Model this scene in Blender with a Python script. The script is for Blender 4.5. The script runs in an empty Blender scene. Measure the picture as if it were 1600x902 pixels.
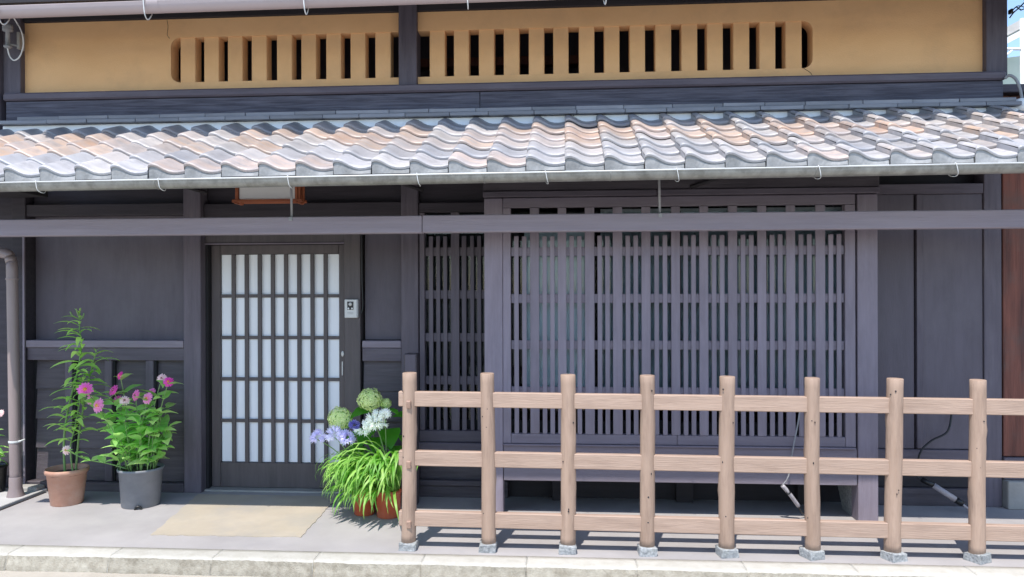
import bpy, bmesh, math, random
from mathutils import Vector, Matrix, Euler

scene = bpy.context.scene
R = math.radians
rnd = random.Random(7)

# ------------------------------------------------------------------ camera, sky, sun, exposure
CAM_Z = 1.52
cam_data = bpy.data.cameras.new('camera')
cam_data.sensor_width = 36.0
cam_data.lens = 26.55
cam_data.clip_start = 0.05
cam_data.clip_end = 2000
cam = bpy.data.objects.new('camera', cam_data)
scene.collection.objects.link(cam)
yaw, roll = R(4.05), R(0.16)
fwd = Vector((-math.sin(yaw), math.cos(yaw), 0)); rgt = Vector((math.cos(yaw), math.sin(yaw), 0)); upv = Vector((0, 0, 1))
rr = rgt * math.cos(roll) - upv * math.sin(roll); uu = rgt * math.sin(roll) + upv * math.cos(roll)
M3 = Matrix((rr, uu, -fwd)).transposed()
cam.matrix_world = Matrix.Translation((0, 0, CAM_Z)) @ M3.to_4x4()
scene.camera = cam

SUN_DIR = Vector((0.115, 0.46, -1.0)).normalized()      # the way the light travels
elev = math.asin(-SUN_DIR.z)
azim = math.atan2(-SUN_DIR.x, -SUN_DIR.y)
world = bpy.data.worlds.new('World'); scene.world = world; world.use_nodes = True
wn = world.node_tree.nodes; wl = world.node_tree.links
sky = wn.new('ShaderNodeTexSky'); sky.sky_type = 'NISHITA'; sky.sun_disc = False
sky.sun_elevation = elev; sky.sun_rotation = azim % (2 * math.pi)
sky.air_density = 1.0; sky.dust_density = 0.4; sky.ozone_density = 2.6
bg = wn['Background']; bg.inputs['Strength'].default_value = 0.15
wl.new(sky.outputs[0], bg.inputs[0])
sun_d = bpy.data.lights.new('sun', 'SUN'); sun_d.energy = 3.0; sun_d.angle = R(0.53); sun_d.color = (1.0, 0.955, 0.895)
sun_o = bpy.data.objects.new('sun', sun_d); scene.collection.objects.link(sun_o)
sun_o.rotation_euler = SUN_DIR.to_track_quat('-Z', 'Y').to_euler(); sun_o.location = (-3, -6, 12)
scene.view_settings.view_transform = 'Standard'
scene.view_settings.look = 'None'
scene.view_settings.exposure = 0.97
scene.view_settings.gamma = 1.0
scene.view_settings.use_curve_mapping = False
scene.render.engine = 'CYCLES'
scene.cycles.max_bounces = 8
scene.cycles.diffuse_bounces = 5
scene.cycles.transparent_max_bounces = 12

# ------------------------------------------------------------------ materials
def srgb(r, g, b):
    f = lambda c: ((c / 255 + 0.055) / 1.055) ** 2.4 if c > 10 else c / 255 / 12.92
    return (f(r), f(g), f(b), 1)

def nmat(name):
    m = bpy.data.materials.new(name); m.use_nodes = True
    nt = m.node_tree
    return m, nt.nodes, nt.links, nt.nodes['Principled BSDF']

def surf(name, c1, c2, rough=0.6, scale=4.0, stretch=(1, 1, 1), bump=0.15, bscale=60, bstretch=None, spec=0.4,
         orand=0.15, usecol=False, colmix=0.6, detail=6, dirt=None, dirt_scale=2.0, dirt_amt=0.5, dstretch=(1, 1, 1), lo=0.3, hi=0.7, world_co=False, metallic=0.0):
    m, n, l, b = nmat(name)
    tc = n.new('ShaderNodeTexCoord'); oi = n.new('ShaderNodeObjectInfo')
    if world_co:
        geo = n.new('ShaderNodeNewGeometry'); vec = geo.outputs['Position']
    else:
        mul = n.new('ShaderNodeMath'); mul.operation = 'MULTIPLY'; mul.inputs[1].default_value = 53.0
        l.new(oi.outputs['Random'], mul.inputs[0])
        add = n.new('ShaderNodeVectorMath'); add.operation = 'ADD'
        l.new(tc.outputs['Object'], add.inputs[0]); l.new(mul.outputs[0], add.inputs[1]); vec = add.outputs[0]
    mp = n.new('ShaderNodeMapping'); mp.inputs['Scale'].default_value = stretch; l.new(vec, mp.inputs['Vector'])
    no = n.new('ShaderNodeTexNoise'); no.inputs['Scale'].default_value = scale; no.inputs['Detail'].default_value = detail
    no.inputs['Roughness'].default_value = 0.6
    l.new(mp.outputs[0], no.inputs['Vector'])
    rp = n.new('ShaderNodeMapRange'); rp.inputs[1].default_value = lo; rp.inputs[2].default_value = hi; l.new(no.outputs[0], rp.inputs[0])
    mx = n.new('ShaderNodeMix'); mx.data_type = 'RGBA'
    mx.inputs[6].default_value = (*c1[:3], 1); mx.inputs[7].default_value = (*c2[:3], 1)
    l.new(rp.outputs[0], mx.inputs[0]); col = mx.outputs[2]
    if usecol:
        m2 = n.new('ShaderNodeMix'); m2.data_type = 'RGBA'
        nz = n.new('ShaderNodeTexNoise'); nz.inputs['Scale'].default_value = 8; nz.inputs['Detail'].default_value = 3
        mpz = n.new('ShaderNodeMapping'); mpz.inputs['Scale'].default_value = (0.7, 2.2, 1); l.new(vec, mpz.inputs['Vector']); l.new(mpz.outputs[0], nz.inputs['Vector'])
        mr = n.new('ShaderNodeMapRange'); mr.inputs[1].default_value = 0.35; mr.inputs[2].default_value = 0.62
        mr.inputs[3].default_value = colmix * 0.45; mr.inputs[4].default_value = min(1.0, colmix * 1.35); l.new(nz.outputs[0], mr.inputs[0])
        l.new(mr.outputs[0], m2.inputs[0]); l.new(col, m2.inputs[6]); l.new(oi.outputs['Color'], m2.inputs[7]); col = m2.outputs[2]
    if dirt is not None:
        dn = n.new('ShaderNodeTexNoise'); dn.inputs['Scale'].default_value = dirt_scale; dn.inputs['Detail'].default_value = 7
        dn.inputs['Roughness'].default_value = 0.65
        dmp = n.new('ShaderNodeMapping'); dmp.inputs['Scale'].default_value = dstretch; l.new(vec, dmp.inputs['Vector']); l.new(dmp.outputs[0], dn.inputs['Vector'])
        dr = n.new('ShaderNodeMapRange'); dr.inputs[1].default_value = 0.48; dr.inputs[2].default_value = 0.72; dr.inputs[4].default_value = dirt_amt
        l.new(dn.outputs[0], dr.inputs[0])
        m3 = n.new('ShaderNodeMix'); m3.data_type = 'RGBA'; m3.inputs[7].default_value = (*dirt[:3], 1)
        l.new(dr.outputs[0], m3.inputs[0]); l.new(col, m3.inputs[6]); col = m3.outputs[2]
    if orand:
        hs = n.new('ShaderNodeHueSaturation')
        vr = n.new('ShaderNodeMapRange'); vr.inputs[3].default_value = 1 - orand; vr.inputs[4].default_value = 1 + orand
        l.new(oi.outputs['Random'], vr.inputs[0]); l.new(vr.outputs[0], hs.inputs['Value']); l.new(col, hs.inputs['Color']); col = hs.outputs[0]
    l.new(col, b.inputs['Base Color'])
    b.inputs['Roughness'].default_value = rough
    b.inputs['Specular IOR Level'].default_value = spec
    b.inputs['Metallic'].default_value = metallic
    if bump:
        mp2 = n.new('ShaderNodeMapping'); mp2.inputs['Scale'].default_value = bstretch or stretch; l.new(vec, mp2.inputs['Vector'])
        n2 = n.new('ShaderNodeTexNoise'); n2.inputs['Scale'].default_value = bscale; n2.inputs['Detail'].default_value = 4
        l.new(mp2.outputs[0], n2.inputs['Vector'])
        bp = n.new('ShaderNodeBump'); bp.inputs['Strength'].default_value = bump; bp.inputs['Distance'].default_value = 0.01
        l.new(n2.outputs[0], bp.inputs['Height']); l.new(bp.outputs[0], b.inputs['Normal'])
        rm = n.new('ShaderNodeMapRange'); rm.inputs[3].default_value = max(0.05, rough - 0.1); rm.inputs[4].default_value = min(1, rough + 0.12)
        l.new(no.outputs[0], rm.inputs[0]); l.new(rm.outputs[0], b.inputs['Roughness'])
    return m

def leafmat(name, c1, c2, trans=0.35, rough=0.45, nscale=12):
    m, n, l, b = nmat(name)
    oi = n.new('ShaderNodeObjectInfo'); tc = n.new('ShaderNodeTexCoord')
    no = n.new('ShaderNodeTexNoise'); no.inputs['Scale'].default_value = nscale; l.new(tc.outputs['Object'], no.inputs['Vector'])
    ad = n.new('ShaderNodeMath'); ad.operation = 'ADD'; l.new(no.outputs[0], ad.inputs[0])
    sb = n.new('ShaderNodeMath'); sb.operation = 'SUBTRACT'; sb.inputs[1].default_value = 0.5; l.new(oi.outputs['Random'], sb.inputs[0])
    l.new(sb.outputs[0], ad.inputs[1])
    mx = n.new('ShaderNodeMix'); mx.data_type = 'RGBA'; mx.inputs[6].default_value = (*c1[:3], 1); mx.inputs[7].default_value = (*c2[:3], 1)
    l.new(ad.outputs[0], mx.inputs[0])
    l.new(mx.outputs[2], b.inputs['Base Color']); b.inputs['Roughness'].default_value = rough; b.inputs['Specular IOR Level'].default_value = 0.45
    tr = n.new('ShaderNodeBsdfTranslucent')
    hs = n.new('ShaderNodeHueSaturation'); hs.inputs['Value'].default_value = 1.8; hs.inputs['Saturation'].default_value = 1.1
    l.new(mx.outputs[2], hs.inputs['Color']); l.new(hs.outputs[0], tr.inputs['Color'])
    ms = n.new('ShaderNodeMixShader'); ms.inputs[0].default_value = trans
    l.new(b.outputs[0], ms.inputs[1]); l.new(tr.outputs[0], ms.inputs[2])
    l.new(ms.outputs[0], n['Material Output'].inputs['Surface'])
    return m

def glassmat(name, tint=(0.9, 0.95, 0.95)):
    m, n, l, b = nmat(name)
    tr = n.new('ShaderNodeBsdfTransparent'); tr.inputs[0].default_value = (*tint, 1)
    gl = n.new('ShaderNodeBsdfGlossy'); gl.inputs['Roughness'].default_value = 0.03; gl.inputs[0].default_value = (1, 1, 1, 1)
    fr = n.new('ShaderNodeFresnel'); fr.inputs[0].default_value = 1.33
    ms = n.new('ShaderNodeMixShader'); l.new(fr.outputs[0], ms.inputs[0]); l.new(tr.outputs[0], ms.inputs[1]); l.new(gl.outputs[0], ms.inputs[2])
    l.new(ms.outputs[0], n['Material Output'].inputs['Surface'])
    return m

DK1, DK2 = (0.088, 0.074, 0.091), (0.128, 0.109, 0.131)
M = {}
M['wood_v'] = surf('dark_wood_vertical', DK1, DK2, 0.6, 5, (7, 7, 0.45), 0.25, 30, (9, 9, 0.4), spec=0.35, orand=0.10, dirt=(0.19, 0.168, 0.19), dirt_scale=3, dirt_amt=0.4, dstretch=(4, 4, .7))
M['wood_h'] = surf('dark_wood_horizontal', DK1, DK2, 0.6, 5, (0.45, 7, 7), 0.25, 30, (0.4, 9, 9), spec=0.35, orand=0.10, dirt=(0.19, 0.168, 0.19), dirt_scale=3, dirt_amt=0.4, dstretch=(.7, 4, 4))
M['panel'] = surf('dark_panel', (0.092, 0.078, 0.095), (0.120, 0.103, 0.124), 0.55, 4, (4, 4, 0.6), 0.2, 40, (6, 6, .5), spec=0.35, orand=0.08, dirt=(0.155, 0.138, 0.158), dirt_scale=1.8, dirt_amt=0.45, dstretch=(1.4, 1.4, 1))
M['board'] = surf('dark_weatherboard', (0.050, 0.041, 0.049), (0.095, 0.080, 0.090), 0.5, 6, (0.5, 7, 7), 0.35, 26, (0.4, 9, 9), spec=0.4, orand=0.16, dirt=(0.14, 0.12, 0.13), dirt_scale=2.5, dirt_amt=0.4, dstretch=(.6, 3, 3))
M['unfaded'] = surf('unfaded_dark_wood', (0.034, 0.029, 0.036), (0.058, 0.049, 0.060), 0.6, 5, (0.5, 7, 7), 0.25, 30, (0.4, 9, 9), spec=0.35, orand=0.10)  # darker tone of the horizontal wood, for the upper wall and left posts
M['lattice'] = surf('faded_lattice_wood', (0.215, 0.182, 0.216), (0.265, 0.228, 0.27), 0.6, 5, (7, 7, 0.5), 0.25, 30, (9, 9, 0.4), spec=0.35, orand=0.09, dirt=(0.15, 0.128, 0.153), dirt_scale=2.5, dirt_amt=0.5, dstretch=(2.5, 2.5, .8))
M['lattice_h'] = surf('faded_lattice_wood_horizontal', (0.185, 0.158, 0.187), (0.235, 0.203, 0.238), 0.6, 5, (0.5, 7, 7), 0.2, 30, (0.4, 9, 9), spec=0.35, orand=0.08)
M['beam'] = surf('weathered_grey_beam', (0.245, 0.212, 0.248), (0.305, 0.268, 0.308), 0.65, 4, (0.35, 7, 7), 0.3, 26, (0.35, 9, 9), spec=0.3, orand=0.03, dirt=(0.28, 0.26, 0.28), dirt_scale=2, dirt_amt=0.3)
M['doorwood'] = surf('brown_black_door_wood', (0.072, 0.060, 0.062), (0.108, 0.090, 0.090), 0.5, 5, (6, 6, 0.5), 0.2, 30, (9, 9, 0.4), spec=0.4, orand=0.06)
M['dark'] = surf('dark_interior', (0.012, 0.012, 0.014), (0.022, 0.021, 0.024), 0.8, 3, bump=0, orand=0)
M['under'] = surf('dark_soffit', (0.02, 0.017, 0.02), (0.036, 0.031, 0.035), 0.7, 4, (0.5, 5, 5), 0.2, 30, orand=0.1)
M['plaster'] = surf('ochre_clay_plaster', (0.78, 0.462, 0.222), (0.86, 0.53, 0.268), 0.85, 1.6, (1, 1, 2.2), 0.22, 90, spec=0.15, orand=0.025, dirt=(0.69, 0.42, 0.22), dirt_scale=2.6, dirt_amt=0.75, detail=10)
M['white_plaster'] = surf('white_lime_plaster', (0.86, 0.86, 0.85), (0.9, 0.9, 0.89), 0.8, 3, bump=0.1, spec=0.2, orand=0)
M['tile'] = surf('smoked_roof_tile', (0.25, 0.245, 0.26), (0.42, 0.405, 0.405), 0.45, 6, (1, 1, 1), 0.12, 70, spec=0.5, orand=0.10, usecol=True, colmix=0.85, dirt=(0.17, 0.165, 0.17), dirt_scale=10, dirt_amt=0.5)
M['apron'] = surf('grey_tile_front', (0.26, 0.26, 0.255), (0.42, 0.415, 0.41), 0.6, 14, (1, 1, 1), 0.2, 60, spec=0.3, orand=0.15, dirt=(0.20, 0.195, 0.185), dirt_scale=11, dirt_amt=0.6)
M['sill'] = surf('weathered_blue_black_board', (0.055, 0.053, 0.072), (0.17, 0.165, 0.205), 0.65, 9, (0.35, 8, 8), 0.5, 30, (0.4, 9, 9), spec=0.3, orand=0.08, lo=0.35, hi=0.8, detail=8)
M['noshi'] = surf('grey_ridge_tile', (0.17, 0.175, 0.195), (0.28, 0.28, 0.30), 0.5, 8, (0.4, 2, 2), 0.15, 60, spec=0.4, orand=0.2)
M['galv'] = surf('galvanised_gutter', (0.22, 0.22, 0.205), (0.34, 0.34, 0.315), 0.42, 14, (1.6, 1, 1), 0.1, 60, spec=0.5, orand=0, metallic=0.35, dirt=(0.12, 0.115, 0.10), dirt_scale=12, dirt_amt=0.7)
M['lilac'] = surf('lilac_brown_pvc', (0.40, 0.335, 0.335), (0.46, 0.39, 0.39), 0.45, 3, (0.5, 1, 1), 0.05, 60, spec=0.4, orand=0)
M['wire'] = surf('pale_wire', (0.6, 0.6, 0.58), (0.7, 0.7, 0.68), 0.4, 8, bump=0, orand=0.05)
M['frost'] = surf('frosted_white_pane', (0.78, 0.80, 0.84), (0.83, 0.85, 0.88), 0.35, 40, (1, 1, 0.03), 0.05, 120, (1, 1, 0.03), spec=0.5, orand=0.02)
M['glass'] = glassmat('window_glass')
M['curtain'] = surf('pale_curtain', (0.58, 0.64, 0.70), (0.70, 0.76, 0.80), 0.7, 6, (6, 1, 0.3), 0.1, 40, orand=0.05)  # pale tone painted as the reflection in the left bay panes
M['curtain_dim'] = surf('grey_blind', (0.17, 0.19, 0.215), (0.24, 0.265, 0.29), 0.5, 6, (5, 1, 0.3), 0.1, 40, orand=0.05)
M['fence'] = surf('brown_painted_log', (0.335, 0.232, 0.172), (0.40, 0.285, 0.218), 0.6, 5, (5, 5, 0.5), 0.35, 22, (6, 6, 0.5), spec=0.3, orand=0.05, dirt=(0.17, 0.115, 0.088), dirt_scale=4, dirt_amt=0.5, dstretch=(6, 6, 1))
M['fence_h'] = surf('brown_painted_rail', (0.37, 0.26, 0.198), (0.43, 0.31, 0.242), 0.6, 5, (0.5, 6, 6), 0.3, 22, (0.5, 8, 8), spec=0.3, orand=0.04, dirt=(0.21, 0.145, 0.112), dirt_scale=4, dirt_amt=0.4, dstretch=(1, 6, 6))
M['wedge'] = surf('brown_wedge', (0.30, 0.19, 0.14), (0.38, 0.25, 0.19), 0.6, 8, bump=0.2, orand=0.05)
M['granite'] = surf('granite_block', (0.17, 0.18, 0.185), (0.42, 0.43, 0.43), 0.75, 70, (1, 1, 1), 0.5, 90, spec=0.3, orand=0.1, dirt=(0.32, 0.33, 0.30), dirt_scale=9, dirt_amt=0.4)
M['walk'] = surf('grey_concrete_walk', (0.32, 0.30, 0.292), (0.40, 0.376, 0.366), 0.85, 2.2, (1, 1, 1), 0.3, 220, (1, 1, 1), spec=0.2, orand=0, world_co=True, dirt=(0.29, 0.278, 0.28), dirt_scale=1.3, dirt_amt=0.7, detail=14)
M['tan'] = surf('tan_concrete_patch', (0.37, 0.32, 0.25), (0.445, 0.385, 0.305), 0.85, 3, (1, 1, 1), 0.3, 200, spec=0.2, orand=0, world_co=True, detail=14, dirt=(0.33, 0.31, 0.28), dirt_scale=2.5, dirt_amt=0.8)
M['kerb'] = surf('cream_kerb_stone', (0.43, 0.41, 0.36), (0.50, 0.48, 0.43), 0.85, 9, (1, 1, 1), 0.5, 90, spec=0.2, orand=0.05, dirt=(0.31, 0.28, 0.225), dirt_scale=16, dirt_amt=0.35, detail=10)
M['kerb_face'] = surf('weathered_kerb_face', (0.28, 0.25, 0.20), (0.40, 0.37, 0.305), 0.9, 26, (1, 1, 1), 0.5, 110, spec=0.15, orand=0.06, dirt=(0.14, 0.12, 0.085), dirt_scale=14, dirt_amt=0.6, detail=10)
M['road'] = surf('tan_road', (0.38, 0.345, 0.29), (0.46, 0.42, 0.36), 0.9, 5, (1, 1, 1), 0.5, 150, spec=0.2, orand=0, world_co=True)
M['slab'] = surf('pale_paving', (0.40, 0.39, 0.38), (0.46, 0.45, 0.44), 0.85, 4, (1, 1, 1), 0.3, 150, spec=0.2, orand=0.03)
M['terracotta'] = surf('terracotta', (0.40, 0.20, 0.135), (0.49, 0.28, 0.20), 0.75, 5, (1, 1, 2.5), 0.25, 50, spec=0.25, orand=0, dirt=(0.55, 0.43, 0.36), dirt_scale=6, dirt_amt=0.4)
M['greypot'] = surf('grey_plastic', (0.155, 0.16, 0.175), (0.20, 0.205, 0.22), 0.5, 6, (1, 1, 2), 0.1, 50, spec=0.4, orand=0, dirt=(0.26, 0.26, 0.27), dirt_scale=5, dirt_amt=0.4)
M['redpot'] = surf('red_brown_plastic', (0.44, 0.075, 0.030), (0.52, 0.11, 0.045), 0.4, 5, (1, 1, 1), 0.05, 50, spec=0.5, orand=0.06, dirt=(0.45, 0.25, 0.2), dirt_scale=6, dirt_amt=0.3)
M['soil'] = surf('potting_soil', (0.03, 0.022, 0.018), (0.09, 0.065, 0.05), 0.95, 40, bump=1.0, bscale=60, orand=0)
M['lily_leaf'] = leafmat('lily_leaf', (0.27, 0.50, 0.12), (0.48, 0.70, 0.22), 0.5)
M['zinnia_leaf'] = leafmat('zinnia_leaf', (0.28, 0.52, 0.15), (0.50, 0.72, 0.27), 0.5, 0.5)
M['strap_leaf'] = leafmat('strap_leaf', (0.12, 0.33, 0.04), (0.34, 0.54, 0.13), 0.35, 0.45)
M['hyd_leaf'] = leafmat('broad_leaf', (0.07, 0.28, 0.02), (0.14, 0.42, 0.04), 0.45, 0.4)
M['stem'] = leafmat('green_stem', (0.17, 0.30, 0.09), (0.28, 0.40, 0.14), 0.1, 0.5)
M['petal_hot'] = leafmat('hot_pink_petal', (0.84, 0.08, 0.46), (0.92, 0.22, 0.62), 0.25, 0.5)
M['petal_pink'] = leafmat('pink_petal', (0.86, 0.22, 0.52), (0.92, 0.40, 0.66), 0.25, 0.5)
M['petal_pale'] = leafmat('pale_pink_petal', (0.88, 0.56, 0.58), (0.92, 0.70, 0.68), 0.25, 0.5)
M['petal_lilac'] = leafmat('lilac_petal', (0.72, 0.68, 0.86), (0.88, 0.85, 0.94), 0.3, 0.5)
M['petal_violet'] = leafmat('violet_petal', (0.27, 0.24, 0.58), (0.40, 0.37, 0.70), 0.3, 0.5)
M['petal_white'] = leafmat('white_petal', (0.90, 0.91, 0.84), (0.95, 0.95, 0.91), 0.3, 0.5)
M['petal_lime'] = leafmat('lime_petal', (0.30, 0.46, 0.06), (0.86, 0.94, 0.42), 0.15, 0.6, 90)
M['eye_gold'] = surf('gold_eye', (0.75, 0.30, 0.03), (0.85, 0.45, 0.08), 0.7, 60, bump=0.8, bscale=200, orand=0)
M['eye_dark'] = surf('dusky_eye', (0.18, 0.07, 0.07), (0.42, 0.22, 0.16), 0.7, 60, bump=0.8, bscale=200, orand=0)
M['redwood'] = surf('red_brown_weathered_board', (0.055, 0.02, 0.016), (0.22, 0.075, 0.05), 0.6, 3.5, (5, 5, 0.35), 0.5, 14, (9, 9, 0.35), spec=0.35, orand=0.2, dirt=(0.09, 0.075, 0.065), dirt_scale=3, dirt_amt=0.6)
M['concrete'] = surf('grey_concrete', (0.30, 0.285, 0.26), (0.38, 0.362, 0.335), 0.85, 4, bump=0.3, bscale=60, spec=0.2, orand=0, dirt=(0.22, 0.22, 0.21), dirt_scale=3, dirt_amt=0.6)
M['copper_pipe'] = surf('brown_pvc_pipe', (0.22, 0.17, 0.165), (0.28, 0.22, 0.21), 0.38, 5, (2, 2, 0.5), 0.05, 40, spec=0.5, orand=0)
M['lantern_wood'] = surf('orange_brown_lantern_wood', (0.33, 0.085, 0.035), (0.44, 0.14, 0.06), 0.5, 6, (0.6, 5, 5), 0.2, 30, spec=0.4, orand=0.06)
M['paper'] = surf('white_lantern_panel', (0.88, 0.86, 0.82), (0.93, 0.91, 0.88), 0.6, 4, bump=0.03, orand=0)
M['silver'] = surf('silver_plastic', (0.5, 0.5, 0.49), (0.56, 0.56, 0.55), 0.35, 5, bump=0, spec=0.5, orand=0, metallic=0.2)
M['black'] = surf('black_plastic', (0.012, 0.012, 0.013), (0.02, 0.02, 0.021), 0.35, 5, bump=0, orand=0)
M['white'] = surf('white_plastic', (0.74, 0.74, 0.73), (0.8, 0.8, 0.79), 0.4, 5, bump=0, orand=0)
M['cable'] = surf('grey_cable', (0.26, 0.26, 0.27), (0.34, 0.34, 0.35), 0.5, 20, bump=0.1, orand=0)
M['tape'] = surf('grey_tape', (0.34, 0.31, 0.32), (0.42, 0.39, 0.40), 0.4, 14, (1, 1, 1), 0.3, 40, orand=0)
M['ground'] = surf('pale_asphalt', (0.24, 0.235, 0.22), (0.30, 0.295, 0.28), 0.9, 3, bump=0.3, bscale=120, spec=0.2, orand=0, world_co=True)
M['pale_green'] = surf('pale_green_sheet', (0.55, 0.62, 0.50), (0.65, 0.70, 0.60), 0.4, 3, bump=0, orand=0.05)
M['far_roof'] = surf('pale_metal_roof', (0.40, 0.38, 0.35), (0.50, 0.48, 0.45), 0.5, 6, (1, 4, 1), 0.1, 30, orand=0.1)

# ------------------------------------------------------------------ building helpers
WP = {}
COL = scene.collection
def link(o, parent, world_loc):
    world_loc = Vector(world_loc)
    COL.objects.link(o)
    if parent is not None:
        o.parent = parent
        o.location = world_loc - WP[parent.name]
    else:
        o.location = world_loc
    WP[o.name] = world_loc
    return o
def thing(name, label, cat, loc, group=None):
    o = bpy.data.objects.new(name, None); o.empty_display_size = 0.2
    link(o, None, loc); o['label'] = label; o['category'] = cat
    if group: o['group'] = group
    return o
def mesh_obj(name, me, mat, parent, loc, rot=None, scale=None, smooth=False):
    if mat is not None and not me.materials: me.materials.append(mat)
    if smooth:
        me.polygons.foreach_set('use_smooth', [True] * len(me.polygons))
    o = bpy.data.objects.new(name, me)
    link(o, parent, loc)
    if rot is not None: o.rotation_euler = rot
    if scale is not None: o.scale = (scale,) * 3 if isinstance(scale, (int, float)) else scale
    return o
def pydata(name, v, f):
    me = bpy.data.meshes.new(name); me.from_pydata(v, [], f); me.update(); return me
BOXC = {}
def box_mesh(sx, sy, sz, bev):
    key = (round(sx, 4), round(sy, 4), round(sz, 4), bev)
    if key in BOXC: return BOXC[key].copy()
    bm = bmesh.new(); bmesh.ops.create_cube(bm, size=1)
    for v in bm.verts: v.co = Vector((v.co.x * sx, v.co.y * sy, v.co.z * sz))
    if bev:
        bmesh.ops.bevel(bm, geom=list(bm.edges), offset=min(bev, 0.3 * min(sx, sy, sz)), segments=1, affect='EDGES')
    me = bpy.data.meshes.new('box'); bm.to_mesh(me); bm.free(); BOXC[key] = me
    return me.copy()
def box(name, x0, x1, y0, y1, z0, z1, mat, parent, bev=0.003, rot=None):
    me = box_mesh(abs(x1 - x0), abs(y1 - y0), abs(z1 - z0), bev)
    return mesh_obj(name, me, M[mat], parent, ((x0 + x1) / 2, (y0 + y1) / 2, (z0 + z1) / 2), rot)
def prism_y(name, pts, y0, y1, mat, parent, bev=0):
    """polygon in x,z pushed from y0 to y1"""
    cx = sum(p[0] for p in pts) / len(pts); cz = sum(p[1] for p in pts) / len(pts)
    bm = bmesh.new()
    vs = [bm.verts.new((p[0] - cx, -(y1 - y0) / 2, p[1] - cz)) for p in pts]
    f = bm.faces.new(vs)
    ex = bmesh.ops.extrude_face_region(bm, geom=[f])
    for e in ex['geom']:
        if isinstance(e, bmesh.types.BMVert): e.co.y += (y1 - y0)
    bmesh.ops.recalc_face_normals(bm, faces=list(bm.faces))
    bmesh.ops.triangulate(bm, faces=[q for q in bm.faces if len(q.verts) > 4])
    me = bpy.data.meshes.new(name); bm.to_mesh(me); bm.free()
    return mesh_obj(name, me, M[mat], parent, (cx, (y0 + y1) / 2, cz))
def prism_x(name, pts, x0, x1, mat, parent):
    """polygon in y,z pushed from x0 to x1"""
    cy = sum(p[0] for p in pts) / len(pts); cz = sum(p[1] for p in pts) / len(pts); n = len(pts); h = (x1 - x0) / 2
    v = [(-h, p[0] - cy, p[1] - cz) for p in pts] + [(h, p[0] - cy, p[1] - cz) for p in pts]
    f = [tuple(range(n - 1, -1, -1)), tuple(range(n, 2 * n))] + [(i, (i + 1) % n, n + (i + 1) % n, n + i) for i in range(n)]
    me = pydata(name, v, f); bm = bmesh.new(); bm.from_mesh(me); bmesh.ops.recalc_face_normals(bm, faces=list(bm.faces)); bm.to_mesh(me); bm.free()
    return mesh_obj(name, me, M[mat], parent, ((x0 + x1) / 2, cy, cz))
def frame_at(d):
    d = d.normalized(); a = Vector((0, 0, 1)) if abs(d.z) < 0.9 else Vector((0, 1, 0))
    s = d.cross(a).normalized(); return s, s.cross(d).normalized()
def smooth_path(pts, per=5):
    P = [Vector(p) for p in pts]
    if len(P) < 3: return P
    out = []
    for i in range(len(P) - 1):
        p0 = P[max(0, i - 1)]; p1 = P[i]; p2 = P[i + 1]; p3 = P[min(len(P) - 1, i + 2)]
        for k in range(per):
            t = k / per
            out.append(0.5 * ((2 * p1) + (p2 - p0) * t + (2 * p0 - 5 * p1 + 4 * p2 - p3) * t * t + (3 * p1 - p0 - 3 * p2 + p3) * t ** 3))
    out.append(P[-1]); return out
def tube_mesh(name, pts, r0, r1=None, n=8, per=5):
    P = smooth_path(pts, per); r1 = r0 if r1 is None else r1
    v, f = [], []; m = len(P)
    up = None
    for i, p in enumerate(P):
        d = (P[min(m - 1, i + 1)] - P[max(0, i - 1)])
        s, t = frame_at(d)
        if up is not None and s.dot(up) < 0: s, t = -s, -t
        up = s
        r = r0 + (r1 - r0) * i / (m - 1)
        for k in range(n):
            a = 2 * math.pi * k / n; v.append(p + s * (r * math.cos(a)) + t * (r * math.sin(a)))
    for i in range(m - 1):
        for k in range(n):
            f.append((i * n + k, i * n + (k + 1) % n, (i + 1) * n + (k + 1) % n, (i + 1) * n + k))
    f.append(tuple(range(n - 1, -1, -1))); f.append(tuple((m - 1) * n + k for k in range(n)))
    return v, f
def tube(name, pts, r0, mat, parent, r1=None, n=8, per=5):
    v, f = tube_mesh(name, pts, r0, r1, n, per)
    c = Vector(pts[0]); me = pydata(name, [tuple(q - c) for q in v], f)
    return mesh_obj(name, me, M[mat], parent, c, smooth=True)
def lathe(name, prof, mat, parent, loc, n=28, jitter=0.0):
    v, f = [], []
    for r, z in prof:
        for k in range(n):
            a = 2 * math.pi * k / n; q = r * (1 + rnd.uniform(-jitter, jitter)); v.append((q * math.cos(a), q * math.sin(a), z))
    for i in range(len(prof) - 1):
        for k in range(n): f.append((i * n + k, i * n + (k + 1) % n, (i + 1) * n + (k + 1) % n, (i + 1) * n + k))
    return mesh_obj(name, pydata(name, v, f), M[mat], parent, loc, smooth=True)
def structure(o): o['kind'] = 'structure'; return o

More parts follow.
